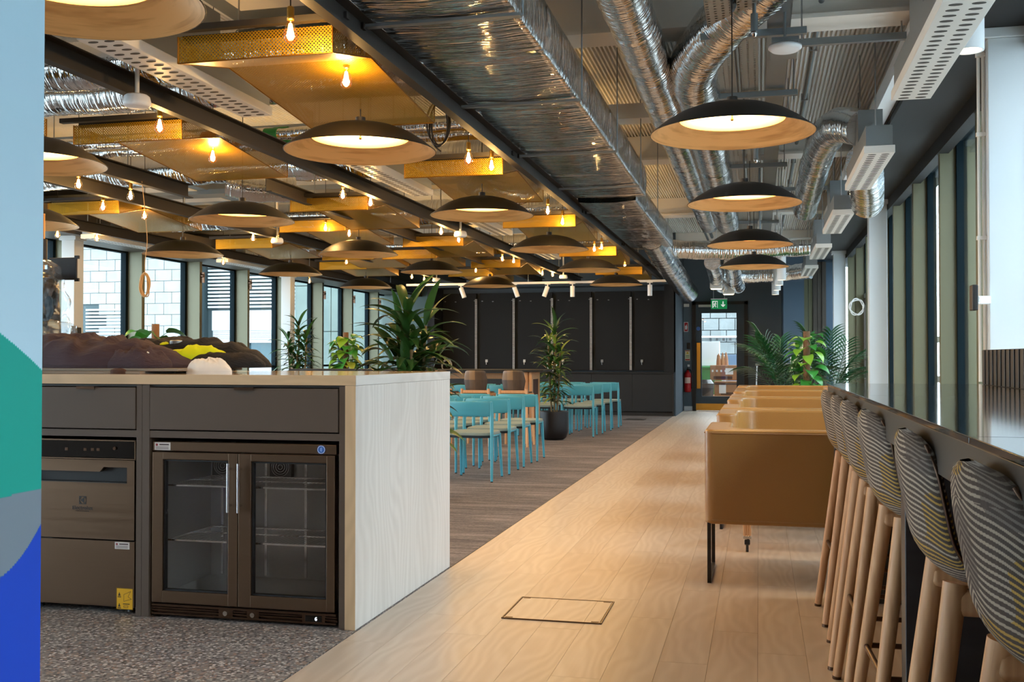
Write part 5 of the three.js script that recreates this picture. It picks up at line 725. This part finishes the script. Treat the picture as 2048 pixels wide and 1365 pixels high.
// ---------- plants ----------
const strap = (L, w, a0, a1, fold = 0.25) => { const n = 9; const pts = []; let x = 0, y = 0; for (let i = 0; i <= n; i++) { pts.push([x, y]); const a = a0 + (a1 - a0) * (i / n); x += L / n * cos(a); y += L / n * sin(a); } return grid(4, n, (u, v) => { const p = pts[Math.round(v * n)], s = (u - 0.5) * 2, ww = w * 0.5 * Math.pow(sin(PI * Math.min(1, 0.08 + v * 0.93)), 0.6) * (1 - v * v * 0.35); return [p[0], p[1] + Math.abs(s) * ww * fold, s * ww]; }); };
const heart = (L, w, a0, a1) => { const n = 8; const pts = []; let x = 0, y = 0; for (let i = 0; i <= n; i++) { pts.push([x, y]); const a = a0 + (a1 - a0) * (i / n); x += L / n * cos(a); y += L / n * sin(a); } return grid(4, n, (u, v) => { const p = pts[Math.round(v * n)], s = (u - 0.5) * 2, ww = w * 0.5 * Math.pow(Math.max(0, 1 - Math.pow(2 * Math.min(1, v * 1.02) - 0.62, 2) / 1.9), 0.7) * (v < 0.1 ? 0.55 + v * 4 : 1) * (1 - Math.pow(v, 5)); return [p[0], p[1] + Math.abs(s) * ww * 0.22, s * ww]; }); };
const G = { dk: leafMat('#254a22', 0.32), md: leafMat('#34602a', 0.35), lt: leafMat('#7fa53a', 0.4), yel: leafMat('#9db44a', 0.4), po: leafMat('#3f8f3a', 0.33), po2: leafMat('#86b838', 0.35), kp: leafMat('#245c34', 0.35), dry: leafMat('#a08a4a', 0.6) };
const stemM = mat('#7a6a4a', 0.8), stemG = mat('#4d7a3c', 0.6), coir = mat('#7d5b42', 0.95, 0, { bumpMap: tCloth, bumpScale: 0.006 });
const potG = (r, h) => lathe([[0.0001, 0], [r * 0.62, 0.0], [r * 0.84, h * 0.08], [r * 0.97, h * 0.28], [r, h * 0.5], [r, h * 0.97], [r * 0.985, h], [r * 0.93, h], [r * 0.93, h * 0.86], [0.0001, h * 0.86]], 36);
const leafAt = (parent, g, m, x, y, z, az, s, tilt = 0, name = 'leaf') => { const l = new THREE.Mesh(g, m); l.name = name; l.castShadow = l.receiveShadow = true; l.position.set(x, y, z); l.rotation.order = 'YZX'; l.rotation.set(rr(-0.25, 0.25), az, tilt); l.scale.setScalar(s); parent.add(l); };
const S3 = [strap(0.42, 0.07, 1.25, 0.35), strap(0.42, 0.072, 0.85, -0.35), strap(0.42, 0.07, 0.45, -0.9)];
const dracaena = (label, x, w, potr, poth, canes, mats, ls) => {
  const t = thing('potted_dracaena', label, 'plant', [x, 0, -w]);
  const pot = add('plant_pot', potG(potr, poth), M.potBlack, t); add('soil', cy(potr * 0.92, potr * 0.92, 0.01, 0, poth * 0.87, 0, 24), M.soil, pot);
  for (const [cx, cz, h0, h1, n, sc] of canes) {
    add('stem', tube([[cx * 0.4, poth * 0.85, cz * 0.4], [cx * 0.8, (poth + h1) * 0.5, cz * 0.8], [cx, h1 - 0.03, cz]], 0.014, 20, 8), stemM, t);
    for (let i = 0; i < n; i++) { const v = i / (n - 1), y = h0 + (h1 - h0) * v, k = v > 0.88 ? (i % 2) : v > 0.45 ? 1 + (i % 3 === 0 ? 1 : 0) : 2; leafAt(t, S3[k], mats[(i * 7 + (cx > 0 ? 1 : 0)) % mats.length], cx * (0.4 + 0.6 * v), y, cz * (0.4 + 0.6 * v), i * 2.4 + cx * 9, sc * rr(0.78, 1.15) * ls, rr(-0.15, 0.2)); }
  }
  return t;
};
{
  const a = dracaena('big broad leaved dracaena over dark peace lily leaves behind the counter', -2.9, 8.45, 0.24, 0.42, [[-0.03, 0.03, 0.95, 1.6, 36, 1.15], [0.12, -0.05, 0.9, 1.5, 30, 1.1], [-0.14, -0.08, 0.85, 1.42, 28, 1.1], [0.05, 0.12, 0.8, 1.3, 24, 1.1]], [G.dk, G.dk, G.md, G.dk, G.md], 0.98);
  const lf = [strap(0.4, 0.13, 1.3, 0.4, 0.3), strap(0.42, 0.14, 1.0, -0.2, 0.3), strap(0.4, 0.13, 0.7, -0.9, 0.3)];
  for (let i = 0; i < 60; i++) { const r = rr(0.02, 0.22), az = i * 2.4; leafAt(a, lf[i % 3], i % 5 ? G.dk : G.md, r * cos(az), 0.5 + rr(0, 0.75), -r * sin(az), az, rr(0.7, 1.0)); }
  leafAt(a, lf[2], G.md, 0.1, 0.5, 0.12, 0.15, 1.15); leafAt(a, lf[2], G.md, 0.12, 0.42, 0.1, -0.3, 1.05);
  dracaena('slim dracaena in a round black pot at the end of the high table', -2.93, 15.0, 0.215, 0.42, [[0.02, 0.02, 0.6, 1.62, 64, 0.9], [-0.09, -0.04, 0.55, 1.45, 44, 0.82], [0.1, 0.03, 0.5, 1.3, 36, 0.8]], [G.dk, G.md, G.dk, G.md, G.yel], 0.95);
  dracaena('bushy narrow leaved dracaena against the left windows', -7.4, 15.9, 0.22, 0.45, [[0.0, 0.0, 1.1, 1.76, 34, 0.95], [0.17, 0.06, 1.0, 1.55, 30, 0.95], [-0.18, 0.02, 0.95, 1.5, 30, 0.95], [0.02, 0.1, 0.8, 1.3, 22, 0.9]], [G.dk, G.dk, G.md], 0.95);
}
const H2 = [heart(0.2, 0.15, 0.5, -0.9), heart(0.2, 0.15, 0.1, -1.2), heart(0.2, 0.14, -0.3, -1.5)];
const pothos = (label, x, w, top, n, sc, mats, y0 = 0.5, pr = 0.045) => {
  const t = thing('pothos_plant', label, 'plant', [x, 0, -w]); const pot = add('plant_pot', potG(0.19, 0.38), M.potBlack, t); add('soil', cy(0.17, 0.17, 0.01, 0, 0.33, 0, 20), M.soil, pot);
  add('moss_pole', wuv(cy(pr, pr * 1.08, top - 0.33, 0, (top + 0.33) / 2, 0, 16)), coir, t);
  add('vine', tube(Array.from({ length: 12 }, (_, i) => [(pr + 0.012) * cos(i * 1.3), 0.36 + (top - 0.45) * i / 11, (pr + 0.012) * sin(i * 1.3)]), 0.007, 80, 6), stemG, t);
  for (let i = 0; i < n; i++) { const v = i / Math.max(1, n - 1), az = i * 2.4 + 0.6, y = y0 + (top - 0.08 - y0) * v, r = pr + 0.02; const ml = mats[v > 0.75 ? (i % 2) : (i * 3 + 1) % mats.length]; leafAt(t, H2[i % 3], ml, (r + 0.06) * cos(az), y, -(r + 0.06) * sin(az), az, sc * rr(0.7, 1.15)); if (i % 2) add('leaf_stalk', rod([r * cos(az) * 0.8, y - 0.05, -r * sin(az) * 0.8], [(r + 0.06) * cos(az), y, -(r + 0.06) * sin(az)], 0.004, 0.003, 5), stemG, t); }
  return t;
};
pothos('pothos with few large leaves on a brown pole behind the jackets', -6.95, 11.0, 1.6, 15, 1.6, [G.po, G.md], 1.15);
pothos('bushy pothos on a pole right of the window dracaena', -6.65, 16.1, 1.62, 64, 1.25, [G.po2, G.po, G.yel, G.md], 0.9);
pothos('lush pothos on a cork coloured pole between two palms at right', 0.7, 16.3, 1.6, 58, 1.2, [G.po2, G.po, G.po, G.md], 0.5, 0.05);
const frond = (L, a0, a1, nl = 13) => {
  const n = 16, pts = []; let x = 0, y = 0; for (let i = 0; i <= n; i++) { pts.push(V(x, y, 0)); const a = a0 + (a1 - a0) * Math.pow(i / n, 1.4); x += L / n * cos(a); y += L / n * sin(a); }
  const c = new THREE.CatmullRomCurve3(pts), g = [new THREE.TubeGeometry(c, 16, 0.006, 5)];
  for (let i = 0; i < nl; i++) for (const s of [-1, 1]) { const t = 0.42 + 0.56 * i / (nl - 1), p = c.getPoint(t), d = c.getTangent(t), ll = L * 0.34 * (0.65 + 0.5 * sin(PI * (i + 1.5) / (nl + 2))); g.push(grid(2, 5, (u, v) => { const q = (u - 0.5) * 2, w = 0.026 * sin(PI * Math.min(1, 0.1 + v * 0.9)), a = 0.9 - i * 0.03; return [p.x + d.x * v * ll * cos(a) + q * w * d.y * 0, p.y + d.y * v * ll * cos(a) - v * v * ll * 0.35 + Math.abs(q) * w * 0.3, p.z + s * v * ll * sin(a) + q * w * 0.7].map((e, k) => e + (k === 0 ? q * w * 0.7 : 0)); })); }
  return mg(g);
};
{
  const F = [frond(1.25, 1.52, 0.95), frond(1.12, 1.42, 0.45), frond(0.95, 1.32, 0.0)];
  const mk = (label, x, w, n, off) => { const t = thing('kentia_palm', label, 'plant', [x, 0, -w]); const pot = add('plant_pot', potG(0.2, 0.4), M.potBlack, t); add('soil', cy(0.18, 0.18, 0.01, 0, 0.35, 0, 20), M.soil, pot); for (let i = 0; i < n; i++) { const az = off + i * 2.4; leafAt(t, F[i % 3], G.kp, 0.04 * cos(az), 0.36, -0.04 * sin(az), az, rr(0.92, 1.12), 0, 'frond'); } return t; };
  mk('feathery kentia palm left of the pothos pole by the back wall', 0.36, 17.0, 15, 0.3); mk('kentia palm before the far white column at right', 1.08, 17.2, 13, 1.1);
}
renderer.render(scene, camera);
